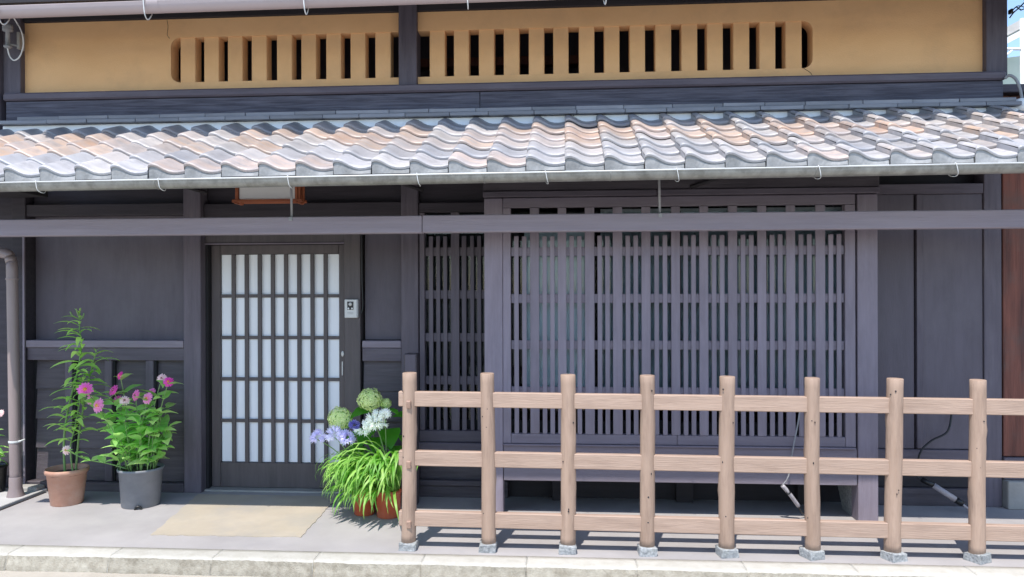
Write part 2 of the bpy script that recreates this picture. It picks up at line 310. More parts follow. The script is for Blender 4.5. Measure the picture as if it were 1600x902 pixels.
# ------------------------------------------------------------------ the setting
structure(box('ground', -300, 300, -300, 300, -0.30, -0.16, 'ground', None, 0))
structure(box('road', -60, 60, -1.6, 4.135, -0.15, -0.088, 'road', None, 0))
structure(box('sidewalk', -40, 40, 4.27, 9.5, -0.15, 0.0, 'walk', None, 0))
kerb = structure(box('kerb', -14, 14, 4.15, 4.268, -0.15, -0.03, 'kerb', None, 0))
def kerb_stone(x0, x1, seed):
    rg = random.Random(seed); nx = 44; v, f = [], []
    prof = [(4.282, -0.02), (4.281, 0.001), (4.23, 0.003), (4.17, 0.002), (4.143, 0.0), (4.132, -0.008), (4.127, -0.026), (4.124, -0.040), (4.118, -0.052), (4.112, -0.066), (4.110, -0.088)]
    cx = (x0 + x1) / 2
    ph = [rg.uniform(0, 6.28) for _ in range(4)]
    for i in range(nx + 1):
        x = x0 + (x1 - x0) * i / nx
        e = 0.0025 if i in (0, nx) else 0
        wob = 0.004 * math.sin(9 * x + ph[0]) + 0.003 * math.sin(23 * x + ph[1])
        for j, (y, z) in enumerate(prof):
            k = 0.0 if j < 3 else (0.001 if j == 3 else 0.002)
            w = 0 if j < 4 else wob
            v.append((x - cx, y + w + rg.uniform(-k, k) + (e if j > 3 else 0), z + rg.uniform(-k, k) * 0.6 - (e * 0.4 if j > 1 else 0)))
    m = len(prof)
    for i in range(nx):
        for j in range(m - 1): f.append((i * m + j, (i + 1) * m + j, (i + 1) * m + j + 1, i * m + j + 1))
    f.append(tuple(range(m))); f.append(tuple(nx * m + j for j in range(m - 1, -1, -1)))
    me = pydata('kerb_stone', v, f)
    bm = bmesh.new(); bm.from_mesh(me); bmesh.ops.recalc_face_normals(bm, faces=list(bm.faces)); bm.to_mesh(me); bm.free()
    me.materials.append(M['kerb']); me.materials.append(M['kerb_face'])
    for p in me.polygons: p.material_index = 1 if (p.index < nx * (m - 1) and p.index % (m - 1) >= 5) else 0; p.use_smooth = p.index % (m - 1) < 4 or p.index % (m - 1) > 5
    return mesh_obj('kerb_stone', me, None, kerb, (cx, 0, 0))
xk = -5.6; ks = 0
while xk < 4.6:
    ln = rnd.uniform(0.58, 0.64); kerb_stone(xk, xk + ln - 0.0015, ks); xk += ln; ks += 1
# tan concrete patch laid before the door
cor = [(-2.72, 5.42), (-1.66, 5.42), (-1.62, 4.52), (-2.56, 4.50)]
pv = []
for i in range(4):
    a_, b_ = cor[i], cor[(i + 1) % 4]
    for k in range(24):
        t = k / 24; pv.append((a_[0] + (b_[0] - a_[0]) * t + rnd.uniform(-.006, .006), a_[1] + (b_[1] - a_[1]) * t + rnd.uniform(-.008, .008)))
NP = len(pv)
tan_me = pydata('entrance_patch', [(x + 2.1, y - 5, 0) for x, y in pv] + [(x + 2.1, y - 5, -0.02) for x, y in pv], [tuple(range(NP - 1, -1, -1))] + [(i, (i + 1) % NP, NP + (i + 1) % NP, NP + i) for i in range(NP)])
structure(mesh_obj('entrance_patch', tan_me, M['tan'], None, (-2.1, 5, 0.004)))
# the neighbour's paving on the left, with its joint
lp = structure(box('neighbour_paving', -14, -3.905, 4.29, 5.44, -0.02, 0.022, 'slab', None, 0.004))
structure(prism_x('paving_joint', [(4.29, -0.02), (4.29, 0.004), (5.40, 0.004), (5.40, -0.02)], -3.903, -3.884, 'under', None))

# ------------------------------------------------------------------ the town house
house = thing('town_house', 'dark timber town house with ochre plaster upper storey and tiled eave', 'house', (-0.6, 5.5, 0))
W = 5.50
# --- shell
shell = box('wall_shell', -4.28, 3.07, 5.68, 5.76, 0, 2.88, 'dark', house, 0)
box('side_wall', -4.28, -4.16, 5.76, 9.4, 0, 3.9, 'under', house, 0)
box('side_wall', 2.95, 3.07, 5.76, 9.4, 0, 3.9, 'under', house, 0)
box('back_wall', -4.28, 3.07, 9.4, 9.5, 0, 3.9, 'under', house, 0)
loft = box('loft_floor', -4.16, 2.95, 5.70, 9.4, 2.885, 2.94, 'panel', house, 0)
box('loft_beam', -1.2, 0.15, 6.1, 6.2, 3.33, 3.40, 'redwood', loft, 0.004)
box('loft_wall', -4.16, 2.95, 6.5, 6.55, 2.94, 3.9, 'panel', loft, 0)

# --- upper storey: clay plaster with its barred vent
ZB, ZT = 3.018, 3.578
OB, OT = 3.094, 3.434
def arc(cx, cz, r, a0, a1, n=7):
    return [(cx + r * math.cos(R(a0 + (a1 - a0) * i / n)), cz + r * math.sin(R(a0 + (a1 - a0) * i / n))) for i in range(n + 1)]
rad = 0.07
ptsL = [(-4.17, ZB), (-1.215, ZB), (-1.215, OB)] + arc(-2.991 + rad, OB + rad, rad, 270, 180) + arc(-2.991 + rad, OT - rad, rad, 180, 90) + [(-1.215, OT), (-1.215, ZT), (-4.17, ZT)]
ptsR = [(2.95, ZB), (2.95, ZT), (-1.10, ZT), (-1.10, OT)] + arc(1.772 - rad, OT - rad, rad, 90, 0) + arc(1.772 - rad, OB + rad, rad, 0, -90) + [(-1.10, OB), (-1.10, ZB)]
plL = prism_y('plaster_wall', ptsL, 5.55, 5.67, 'plaster', house)
plR = prism_y('plaster_wall', ptsR, 5.55, 5.67, 'plaster', house)
for x in (-2.92, -2.734, -2.549, -2.363, -2.167, -1.979, -1.788, -1.602, -1.413):
    box('plaster_bar', x, x + 0.115 + rnd.uniform(-.002, .002), 5.558, 5.66, OB - 0.01, OT + 0.01, 'plaster', plL, 0.004)
for x in (-1.003, -0.821, -0.635, -0.45, -0.265, -0.085, 0.103, 0.287, 0.472, 0.657, 0.845, 1.028, 1.214, 1.4, 1.584):
    box('plaster_bar', x, x + 0.113 + rnd.uniform(-.002, .002), 5.558, 5.66, OB - 0.01, OT + 0.01, 'plaster', plR, 0.004)
tube('crack', [(-3.02, 5.549, 3.572), (-3.012, 5.549, 3.52), (-3.018, 5.549, 3.46), (-3.0, 5.549, 3.43)], 0.0015, 'under', plL, n=4)
tube('crack', [(1.70, 5.549, 3.098), (1.755, 5.549, 3.06), (1.775, 5.549, 3.022)], 0.0018, 'under', plR, n=4)
for x0, x1 in ((-1.224, -1.089), (2.939, 3.082), (-4.297, -4.157)):
    box('upper_post', x0, x1, 5.50, 5.66, 3.0, 3.9, 'wood_v', house, 0.004)
box('upper_beam', -4.15, 2.935, 5.52, 5.68, 3.575, 3.9, 'under', house, 0.004)
box('side_board', -4.62, -4.30, 5.47, 5.60, 2.75, 3.9, 'wood_v', house, 0.003)
box('sill_beam', -4.265, 3.05, 5.45, 5.68, 2.958, 3.017, 'wood_h', house, 0.012)
box('sill_board', -4.255, -0.62, 5.475, 5.68, 2.80, 2.955, 'sill', house, 0.004)
box('sill_board', -0.617, 3.038, 5.475, 5.68, 2.80, 2.955, 'sill', house, 0.004)

# --- upper eave with its gutter
prism_x('upper_roof', [(4.85, 3.52), (4.85, 3.46), (9.6, 4.9), (9.6, 5.0)], -4.7, 3.6, 'under', house)
def half_round(name, x0, x1, yc, zrim0, slope, r, mat, wall=0.003, n=10, open_deg=180):
    v, f = [], []; cx = (x0 + x1) / 2; zc = zrim0 + slope * cx
    xs = [x0 + (x1 - x0) * i / 8 for i in range(9)]
    prof = [(r * math.cos(R(a)), r * math.sin(R(a))) for a in [180 + 180 * k / n for k in range(n + 1)]]
    prof = [(-r - 0.002, 0.004)] + prof + [(r, 0.003)]
    prof += [(q[0] * (1 - wall / r), q[1] * (1 - wall / r) + 0.001) for q in reversed(prof)]
    m = len(prof)
    for x in xs:
        for (y, z) in prof: v.append((x - cx, y, z + slope * (x - cx)))
    for i in range(len(xs) - 1):
        for k in range(m): f.append((i * m + k, (i + 1) * m + k, (i + 1) * m + (k + 1) % m, i * m + (k + 1) % m))
    me = pydata(name, v, f); bm = bmesh.new(); bm.from_mesh(me); bmesh.ops.recalc_face_normals(bm, faces=list(bm.faces)); bm.to_mesh(me); bm.free()
    o = mesh_obj(name, me, M[mat], house, (cx, yc, zc), smooth=True)
    return o
ug = half_round('upper_gutter', -3.80, 3.5, 4.830, 3.424, 0.0045, 0.058, 'lilac')
lathe('gutter_collar', [(0.0605, -0.04), (0.0605, 0.04)], 'lilac', ug, (-2.70, 4.830, 3.414), 24).rotation_euler = (0, R(90), 0)
for x in (-3.77, -2.765, -1.693, -0.631, 0.244, 1.458):
    z = 3.424 + 0.0045 * x
    tube('gutter_bracket', [(x, 5.02, z + 0.08), (x, 4.905, z + 0.01), (x + .004, 4.88, z - 0.05), (x + 0.012, 4.82, z - 0.105), (x + 0.016, 4.777, z - 0.09), (x + 0.012, 4.768, z - 0.03), (x + 0.01, 4.767, z + 0.012)], 0.004, 'wire', ug, n=6)

# --- lower tiled roof
SL = 0.438; A = math.atan(SL); Y0 = 4.24; ZE = 2.222; TILT = 0.0055; PW = 0.2205; DY = 0.19
roof = prism_x('tiled_roof', [(4.27, 2.175), (4.27, 2.145), (5.68, 2.775), (5.68, 2.81)], -3.99, 3.08, 'under', house)
for i in range(17):
    x = -3.95 + i * 0.435
    prism_x('rafter', [(4.44, 2.218), (4.44, 2.168), (5.55, 2.66), (5.55, 2.712)], x - 0.025, x + 0.025, 'under', roof)
PROF = [(0, .036), (.02, .044), (.08, .049), (.16, .048), (.24, .042), (.33, .031), (.43, .018), (.54, .007), (.66, .001), (.78, 0.0), (.87, .002), (.94, .005), (1.0, .008)]
def tile_mesh(eave, seed):
    rg = random.Random(seed); L = 0.262; T = 0.020; v, f = [], []
    ss = [0.0, 0.004, 0.012, 0.09, 0.18, L]; n = len(PROF); w = PW
    dz = [-0.009, -0.002, 0, 0.0, 0.0, 0]
    for s, d in zip(ss, dz):
        for u, z in PROF: v.append((u * w, s, z * (1.0) + d))
    for i in range(len(ss) - 1):
        for k in range(n - 1): f.append((i * n + k, i * n + k + 1, (i + 1) * n + k + 1, (i + 1) * n + k))
    b = len(v)                                   # underside
    for s in (0.0, L):
        for u, z in PROF: v.append((u * w, s, z - T))
    for k in range(n - 1): f.append((b + k + 1, b + k, b + n + k, b + n + k + 1))
    c = len(v)                                   # front lip, own vertices
    for u, z in PROF: v.append((u * w, 0.0, z - 0.009))
    for u, z in PROF: v.append((u * w, 0.0, z - T))
    for k in range(n - 1): f.append((c + k + 1, c + k, c + n + k, c + n + k + 1))
    d0 = len(v)                                  # side faces
    last = (len(ss) - 1) * n
    for col in (0, n - 1):
        q = len(v); u, z = PROF[col]
        T2 = .032 if col == 0 else T
        v += [(u * w, 0, z - .006), (u * w, L, z), (u * w, L, z - T2), (u * w, 0, z - T2)]
        f.append((q, q + 1, q + 2, q + 3) if col == 0 else (q + 3, q + 2, q + 1, q))
    ap0 = len(f)
    if eave:                                     # hanging front plate below the curved lip
        ca, sa = math.cos(A - 0.098), math.sin(A - 0.098)
        def loc(yw, zw): return (yw * ca + zw * sa, -yw * sa + zw * ca)
        q = len(v)
        for u, z in PROF:
            s, zz = loc(0.007, 0); v.append((u * w * 0.975 + 0.002, s, z - 0.014 + zz))
        for u, z in PROF:
            s, zz = loc(0.004, -0.042); v.append((u * w * 0.975 + 0.002, s, zz))
        for k in range(n - 1): f.append((q + k + 1, q + k, q + n + k, q + n + k + 1))
        q = len(v)
        for col in (0, n - 1):
            u, z = PROF[col]; h = len(v); s1, z1 = loc(0.007, 0); s2, z2 = loc(0.004, -0.042)
            v += [(u * w * .985 + .001, s1, z - .014), (u * w * .985 + .001, s2, z2), (u * w * .985 + .001, s2 + .03, z2), (u * w * .985 + .001, s1 + .03, z - .014)]
            f.append((h, h + 1, h + 2, h + 3))
    me = pydata('eave_tile' if eave else 'roof_tile', v, f)
    me.polygons.foreach_set('use_smooth', [len(p.vertices) == 4 and i < (len(ss) - 1) * (n - 1) for i, p in enumerate(me.polygons)])
    me.materials.append(M['tile']); me.materials.append(M['apron'])
    if eave:
        for p in me.polygons:
            if p.index >= ap0: p.material_index = 1
    return me
TM = tile_mesh(False, 1); EM = tile_mesh(True, 2)
ROWCOL = {0: [(.60, .56, .55), (.64, .60, .58), (.66, .50, .42), (.58, .56, .57)],
          1: [(.46, .46, .48), (.41, .415, .45), (.60, .54, .51), (.50, .48, .49)],
          2: [(.64, .455, .335), (.60, .50, .45), (.66, .44, .30), (.56, .52, .50)],
          3: [(.66, .46, .335), (.67, .42, .285), (.64, .50, .44), (.60, .54, .50)],
          4: [(.65, .455, .34), (.62, .52, .47), (.67, .45, .32), (.62, .56, .53)],
          5: [(.33, .33, .36), (.40, .38, .38), (.30, .31, .34), (.45, .39, .37)]}
for k in range(6):
    for c in range(-19 if k == 5 else -18, 14):
        x = c * PW
        y = Y0 + DY * k; z = ZE + SL * DY * k + TILT * x
        o = mesh_obj('eave_tile' if k == 0 else 'roof_tile', EM if k == 0 else TM, None, roof,
                     (x + rnd.uniform(-.002, .002), y + rnd.uniform(-.005, .005), z + rnd.uniform(-.002, .003)),
                     (A - 0.098 + rnd.uniform(-.010, .008), rnd.uniform(-.010, .010) - TILT, rnd.uniform(-.008, .008)))
        cc = rnd.choice(ROWCOL[k]); q = rnd.uniform(0.85, 1.12)
        if x > 1.1 and k < 5 and rnd.random() < 0.65: cc = rnd.choice([(.56, .53, .52), (.62, .57, .54), (.48, .47, .49), (.62, .52, .46)])
        q *= 0.76; g_ = sum(cc) / 3; cc = tuple(g_ + (c_ - g_) * 0.80 for c_ in cc); o.color = (cc[0] * q, cc[1] * q, cc[2] * q, 1)
# white lime fill behind the top row, flat ridge courses over it
box('lime_fill', -4.20, 3.085, 5.37, 5.48, 2.62, 2.746, 'white_plaster', roof, 0.003)
lathe('lime_end', [(0, 0.0), (.05, 0.01), (.06, .05), (.045, .085), (0, .10)], 'white_plaster', roof, (3.115, 5.40, 2.715), 14)
for row, (zb, yf) in enumerate(((2.749, 5.325), (2.779, 5.345))):
    x = -4.20 + (0.13 if row else 0)
    while x < 3.05:
        ln = rnd.uniform(0.26, 0.40); x1 = min(x + ln, 3.08)
        box('ridge_tile', x, x1 - 0.003, yf + rnd.uniform(-.004, .004), 5.50, zb + rnd.uniform(-.001, .001), zb + 0.0275, 'noshi', roof, 0.003, rot=(0, rnd.uniform(-.004, .004), rnd.uniform(-.006, .006)))
        x += ln

# --- lower gutter
lg = half_round('lower_gutter', -4.03, 3.14, 4.217, 2.160, 0.0056, 0.046, 'galv')
tube('gutter_rim', [(-4.03, 4.171, 2.163 - 4.03 * .0056), (3.14, 4.171, 2.163 + 3.14 * .0056)], 0.0045, 'wire', lg, n=8)
for x in (-3.055, -2.321, -1.563, -0.824, -0.106, 0.609, 1.363, 2.073):
    z = 2.160 + 0.0056 * x
    tube('gutter_bracket', [(x - .02, 4.30, z + 0.03), (x - .012, 4.265, z + 0.004), (x, 4.245, z - 0.045), (x + 0.012, 4.20, z - 0.057), (x + 0.008, 4.166, z - 0.045), (x, 4.164, z - 0.004), (x - .004, 4.170, z + 0.010), (x, 4.19, z + .008)], 0.0021, 'wire', lg, n=6)
for x in (-2.35, -0.45, 0.25, 1.35): tube('gutter_seam', [(x, 4.217 + 0.0475 * math.cos(R(a)), 2.16 + .0056 * x + 0.0475 * math.sin(R(a))) for a in range(180, 361, 20)], 0.0018, 'galv', lg, n=4, per=1)

# --- hanging beam under the eave
hb = box('hanging_beam', -4.10, -0.90, 4.70, 4.79, 1.872, 1.981, 'beam', house, 0.005)
box('beam_length', -0.898, 3.14, 4.701, 4.79, 1.874, 1.983, 'beam', hb, 0.005)
for x in (-1.745, 0.583):
    tube('hanger_rod', [(x - .006, 4.72, 2.32), (x, 4.72, 1.98)], 0.008, 'cable', hb, n=8)
    box('hanger_strap', x - .012, x + .012, 4.693, 4.70, 1.955, 1.98, 'cable', hb, 0.002)
for x, s in ((-0.95, 1), (0.82, -1), (-2.45, 1)):
    tube('brace', [(x, 5.02, 2.18 + .0), (x - .16 * s, 4.96, 2.23)], 0.013, 'under', hb, n=8)

# --- left lower wall
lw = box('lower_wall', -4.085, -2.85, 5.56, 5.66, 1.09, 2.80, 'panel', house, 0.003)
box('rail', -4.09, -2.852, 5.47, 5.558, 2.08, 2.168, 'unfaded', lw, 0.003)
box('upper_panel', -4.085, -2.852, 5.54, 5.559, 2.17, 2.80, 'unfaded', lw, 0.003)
box('rail', -4.09, -2.852, 5.458, 5.56, 1.083, 1.137, 'lattice_h', lw, 0.004)
box('rail', -4.09, -2.852, 5.475, 5.565, 0.986, 1.081, 'wood_h', lw, 0.003)
def weatherboards(x0, x1, zs, parent, mat='board', y=5.535):
    for a, b in zip(zs[:-1], zs[1:]):        # top, bottom pairs, lapped
        dx = rnd.uniform(-.002, .002)
        prism_x('weatherboard', [(y - .002, a - .001), (y - .022 + rnd.uniform(-.003, .003), b + .001), (y + 0.012, b + .001), (y + .012, a - .001)], x0 + dx, x1 + dx, mat, parent)
weatherboards(-4.05, -2.855, (0.986, 0.763, 0.535, 0.312, 0.069), lw)
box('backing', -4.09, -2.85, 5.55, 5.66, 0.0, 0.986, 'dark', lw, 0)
for x0, x1 in ((-3.797, -3.741), (-3.483, -3.427), (-3.16, -3.10)):
    box('batten', x0, x1, 5.485, 5.53, 0.07, 0.985, 'wood_v', lw, 0.003)
    box('batten_gap', x1 + .002, x1 + .016, 5.50, 5.53, 0.07, 0.985, 'dark', lw, 0)  # dark strip beside each batten, painting its shadow on the boards
box('base_sill', -4.09, -2.852, 5.455, 5.56, 0.0, 0.068, 'board', lw, 0.004)
box('corner_stone', -4.10, -3.93, 5.35, 5.45, 0, 0.05, 'concrete', lw, 0.008)
cpst = box('wall_post', -4.20, -4.092, 5.46, 5.68, 0, 2.75, 'unfaded', house, 0.004)
box('cover_strip', -4.105, -4.09, 5.445, 5.459, 0.0, 1.93, 'lattice', cpst, 0.002)
box('wall_post', -4.34, -4.203, 5.50, 5.68, 0, 2.75, 'unfaded', house, 0.004)
box('wall_post', -2.848, -2.715, 5.455, 5.68, 0, 2.75, 'wood_v', house, 0.004)
# --- over the door and across the top of the wall
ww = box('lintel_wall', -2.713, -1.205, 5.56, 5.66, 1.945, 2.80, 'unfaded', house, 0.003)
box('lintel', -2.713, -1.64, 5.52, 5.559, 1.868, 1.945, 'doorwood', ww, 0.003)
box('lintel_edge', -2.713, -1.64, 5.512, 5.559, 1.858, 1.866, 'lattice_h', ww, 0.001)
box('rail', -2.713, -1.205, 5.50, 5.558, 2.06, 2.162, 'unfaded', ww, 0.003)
# --- sliding door
D = 5.575
door = box('sliding_door', -2.69, -2.622, D, D + .035, 0.018, 1.856, 'doorwood', house, 0.003)
box('door_stile', -1.70, -1.64, D, D + .035, 0.018, 1.856, 'doorwood', door, 0.003)
box('door_rail', -2.62, -1.702, D, D + .035, 1.786, 1.856, 'doorwood', door, 0.003)
box('door_rail', -2.62, -1.702, D, D + .035, 0.018, 0.204, 'doorwood', door, 0.003)
dz = [1.784, 1.469, 1.153, 0.838, 0.522, 0.206]
pw = (2.62 - 1.702) / 9
for i in range(1, 9):
    x = -2.62 + pw * i
    box('door_slat', x - .0145, x + .0145, D - .002, D + .016, 0.205, 1.785, 'doorwood', door, 0.002)
for z in dz[1:-1]:
    for i in range(9):
        x = -2.62 + pw * i
        box('door_bar', x + (.0146 if i else 0), x + pw - (.0146 if i < 8 else 0), D + .003, D + .018, z - .0125, z + .0125, 'doorwood', door, 0.001)
for i in range(9):
    for j in range(5):
        box('pane', -2.62 + pw * i + .001, -2.62 + pw * (i + 1) - .001, D + .024, D + .03, dz[j + 1] + .001, dz[j] - .001, 'frost', door, 0)
hd = lathe('door_pull', [(0.0, -.006), (.018, -.005), (.020, 0), (.014, .003), (0, .002)], 'silver', door, (-1.672, D - .002, 1.032), 18); hd.rotation_euler = (R(90), 0, 0); hd.scale = (0.6, 1.15, 1)
box('lock_plate', -1.679, -1.669, D - .006, D, 0.87, 0.975, 'silver', door, 0.002)
box('door_track', -2.713, -1.64, 5.50, 5.66, 0.0, 0.014, 'concrete', house, 0.002)
box('door_jamb', -2.714, -2.694, 5.53, 5.66, 0.014, 1.857, 'dark', house, 0.002)
# --- post right of the door and the narrow wall beside it
box('wall_post', -1.638, -1.516, 5.50, 5.68, 0, 2.06, 'doorwood', house, 0.004)
nw = box('lower_wall', -1.498, -1.207, 5.56, 5.66, 1.14, 1.944, 'panel', house, 0.003)
tube('door_wire', [(-1.505, 5.505, 2.05), (-1.504, 5.505, 1.6), (-1.498, 5.505, 1.40), (-1.512, 5.50, 1.33)], 0.005, 'black', nw, n=6)
box('rail', -1.499, -1.207, 5.485, 5.559, 1.085, 1.137, 'lattice_h', nw, 0.004)
box('rail', -1.499, -1.207, 5.49, 5.559, 0.986, 1.083, 'wood_h', nw, 0.003)
weatherboards(-1.496, -1.208, (0.985, 0.763, 0.535, 0.312, 0.069), nw)
box('base_sill', -1.499, -1.207, 5.48, 5.66, 0.0, 0.068, 'board', nw, 0.004)
box('backing', -1.512, -1.207, 5.55, 5.66, 0.0, 1.08, 'dark', nw, 0)
box('wall_post', -1.203, -1.076, 5.47, 5.68, 0, 2.75, 'wood_v', house, 0.004)
sp = box('stub_post', -1.13, -1.04, 5.22, 5.31, 0, 1.065, 'board', house, 0.006)
box('stub_cap', -1.122, -1.048, 5.218, 5.228, 0.94, 1.06, 'wood_v', sp, 0.004)
# --- small lattice window
lwn = box('lattice_window', -1.072, -0.56, 5.475, 5.56, 0.40, 0.482, 'wood_h', house, 0.003)
box('stile', -1.069, -1.031, 5.48, 5.56, 0.484, 2.08, 'wood_v', lwn, 0.003)
for x0, x1, tall in ((-.999, -.969, 0), (-.945, -.917, 0), (-.893, -.865, 0), (-.836, -.775, 1), (-.756, -.723, 0), (-.694, -.666, 0), (-.643, -.614, 0)):
    box('slat', x0, x1, 5.482 + (0 if tall else .003), 5.497, 0.483, 2.08 if tall else 1.905, 'wood_v', lwn, 0.002)
for z in (1.792, 1.477, 1.163, 0.848):
    box('lattice_rail', -1.030, -0.565, 5.4975, 5.515, z - .031, z + .031, 'wood_h', lwn, 0.002)
box('sill', -1.072, -0.56, 5.45, 5.56, 0.33, 0.398, 'wood_h', lwn, 0.004)
box('rail', -1.072, -0.56, 5.48, 5.56, 2.083, 2.15, 'unfaded', lwn, 0.003)
box('header', -1.072, -0.56, 5.53, 5.66, 2.153, 2.80, 'unfaded', lwn, 0.002)
box('pane', -1.03, -0.565, 5.545, 5.549, 0.55, 2.06, 'glass', lwn, 0)
box('pane_frame', -1.03, -0.565, 5.54, 5.56, 0.484, 0.55, 'dark', lwn, 0.002)
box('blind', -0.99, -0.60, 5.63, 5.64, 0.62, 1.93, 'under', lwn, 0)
bw = box('base_wall', -1.072, -0.42, 5.50, 5.66, 0.0, 0.327, 'board', house, 0.003)
box('base_ledge', -1.07, -0.42, 5.44, 5.499, 0.085, 0.125, 'board', bw, 0.004)
box('base_board', -1.07, -0.42, 5.455, 5.499, 0.0, 0.083, 'board', bw, 0.004)
# --- projecting lattice bay
B = 5.04
bay = box('lattice_bay', -0.416, 1.884, B + .004, B + .05, 0.235, 0.468, 'lattice_h', house, 0.003)
box('bay_post', -0.543, -0.420, B, B + .12, 0, 2.125, 'lattice', bay, 0.004)
box('bay_post', 1.889, 2.016, B, B + .12, 0, 2.125, 'lattice', bay, 0.004)
prism_x('bay_foot', [(B + .12, 0), (B + .30, 0), (B + .46, 0.24), (B + .12, 0.24)], 1.895, 2.010, 'granite', bay)
box('stile', -0.418, -0.366, B + .002, B + .06, 0.484, 2.06, 'lattice', bay, 0.003)
box('stile', 1.811, 1.876, B + .002, B + .06, 0.484, 2.06, 'lattice', bay, 0.003)
box('bay_sill', -0.418, 1.874, B - .012, B + .06, 0.470, 0.482, 'lattice_h', bay, 0.003)
box('bottom_rail', -0.364, 0.73, B + .002, B + .06, 0.485, 0.548, 'lattice_h', bay, 0.002)
box('bottom_rail', 0.733, 1.809, B + .002, B + .06, 0.485, 0.548, 'lattice_h', bay, 0.002)
wide = [(-.236, -.175), (-.051, .006), (.129, .192), (.314, .376), (.502, .561), (.696, .754), (.879, .937), (1.065, 1.124), (1.254, 1.311), (1.438, 1.495), (1.625, 1.686)]
for a, b in wide: box('slat', a, b, B + .002, B + .017, 0.549, 2.06, 'lattice', bay, 0.003)
edges = [-.366] + [q for w_ in wide for q in w_] + [1.811]
for i in range(0, len(edges), 2):
    a, b = edges[i], edges[i + 1]; g = (b - a - 0.060) / 3
    for j in range(2):
        x = a + g * (j + 1) + 0.030 * j
        box('slat', x, x + .030, B + .005, B + .017, 0.549, 1.869 + rnd.uniform(-.002, .002), 'lattice', bay, 0.002)
for z in (1.766, 1.452, 1.142, 0.832):
    box('lattice_rail', -0.364, 1.809, B + .0175, B + .035, z - .030, z + .030, 'lattice_h', bay, 0.002)
box('top_rail', -0.418, 1.876, B + .002, B + .06, 2.062, 2.126, 'lattice_h', bay, 0.003)
box('cornice', -0.548, 0.60, B - .03, B + .14, 2.130, 2.168, 'wood_h', bay, 0.004)
box('cornice', 0.603, 2.020, B - .03, B + .14, 2.130, 2.168, 'wood_h', bay, 0.004)
box('fascia', -0.548, 2.020, B - .02, B + .14, 2.172, 2.32, 'board', bay, 0.004)
box('bay_side', -0.54, -0.425, B + .124, 5.50, 0.24, 2.32, 'wood_v', bay, 0.003)
box('bay_side', 1.892, 2.012, B + .124, 5.50, 0.24, 2.32, 'wood_v', bay, 0.003)
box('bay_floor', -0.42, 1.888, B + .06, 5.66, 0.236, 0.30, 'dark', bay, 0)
box('bay_top', -0.53, 2.01, B + .145, 5.66, 2.24, 2.32, 'under', bay, 0)
for k in range(4):
    x0 = -0.40 + k * 0.57; x1 = x0 + 0.575; yy = B + .10 + (.022 if k % 2 else 0)
    pf = box('pane_frame', x0, x1, yy, yy + .02, 0.49, 0.62, 'dark', bay, 0.002)
    box('pane_frame', x0, x0 + .035, yy, yy + .02, 0.622, 2.04, 'dark', bay, 0.002)
    box('pane_frame', x1 - .035, x1, yy, yy + .02, 0.622, 2.04, 'dark', bay, 0.002)
    box('pane', x0 + .036, x1 - .036, yy + .008, yy + .012, 0.622, 2.04, 'glass', bay, 0)
box('curtain', -0.28, 0.205, B + .14, B + .145, 0.72, 1.96, 'curtain', bay, 0)  # sheet added behind the glass to paint its pale reflection
box('curtain', 0.24, 1.86, B + .15, B + .155, 0.72, 2.06, 'curtain_dim', bay, 0)
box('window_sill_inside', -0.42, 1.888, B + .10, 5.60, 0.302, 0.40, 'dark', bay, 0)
ub = box('under_bay_wall', -0.418, 2.015, 5.50, 5.66, 0, 0.234, 'under', house, 0.002)
for x0, x1 in ((-0.10, 0.0), (0.78, 0.9), (1.62, 1.74)): box('pier', x0, x1, 5.42, 5.499, 0, 0.234, 'under', ub, 0.004)
# --- right lower wall
rw = box('lower_wall', 2.02, 2.424, 5.45, 5.66, 0.395, 2.168, 'panel', house, 0.003)
box('wall_board', 2.438, 2.885, 5.452, 5.66, 0.395, 2.168, 'panel', rw, 0.003)
box('gap', 2.42, 2.44, 5.50, 5.66, 0.395, 2.168, 'dark', rw, 0)
box('batten', 2.438, 2.485, 5.438, 5.4505, 0.40, 2.167, 'wood_v', rw, 0.002)
box('rail', 2.02, 2.885, 5.44, 5.66, 2.17, 2.24, 'wood_h', rw, 0.003)
box('rail', 2.02, 2.885, 5.435, 5.66, 0.312, 0.392, 'wood_h', rw, 0.003)
box('lower_board', 2.02, 2.885, 5.47, 5.66, 0.125, 0.31, 'under', rw, 0.003)
box('base_sill', 2.02, 2.885, 5.44, 5.66, 0.0, 0.122, 'board', rw, 0.004)
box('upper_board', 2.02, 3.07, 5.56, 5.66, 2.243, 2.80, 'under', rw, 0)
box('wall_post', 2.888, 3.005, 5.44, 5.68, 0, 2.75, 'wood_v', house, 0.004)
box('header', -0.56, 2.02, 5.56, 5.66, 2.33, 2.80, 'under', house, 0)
# --- downpipe on the left
dp = tube('downpipe', [(-4.42, 5.24, 1.82), (-4.16, 5.24, 1.795), (-4.06, 5.235, 1.78), (-4.025, 5.23, 1.72), (-4.012, 5.22, 1.60), (-4.0, 5.22, 0.8), (-3.99, 5.22, 0.10)], 0.038, 'copper_pipe', house, n=16)
for z in (1.60, 0.42): lathe('pipe_clip', [(0.041, -.008), (0.043, 0), (0.041, .008)], 'wire' if z < 1 else 'copper_pipe', dp, (-4.012 + (1.6 - z) * .015, 5.22, z), 20)
tube('clip_arm', [(-3.97, 5.21, 0.42), (-3.945, 5.21, 0.425), (-3.935, 5.24, 0.43)], 0.006, 'wire', dp, n=6)
lathe('pipe_collar', [(0.04, .16), (0.043, .15), (0.043, .08), (0.055, .03), (0.062, 0.0)], 'copper_pipe', dp, (-3.99, 5.22, 0.004), 20)

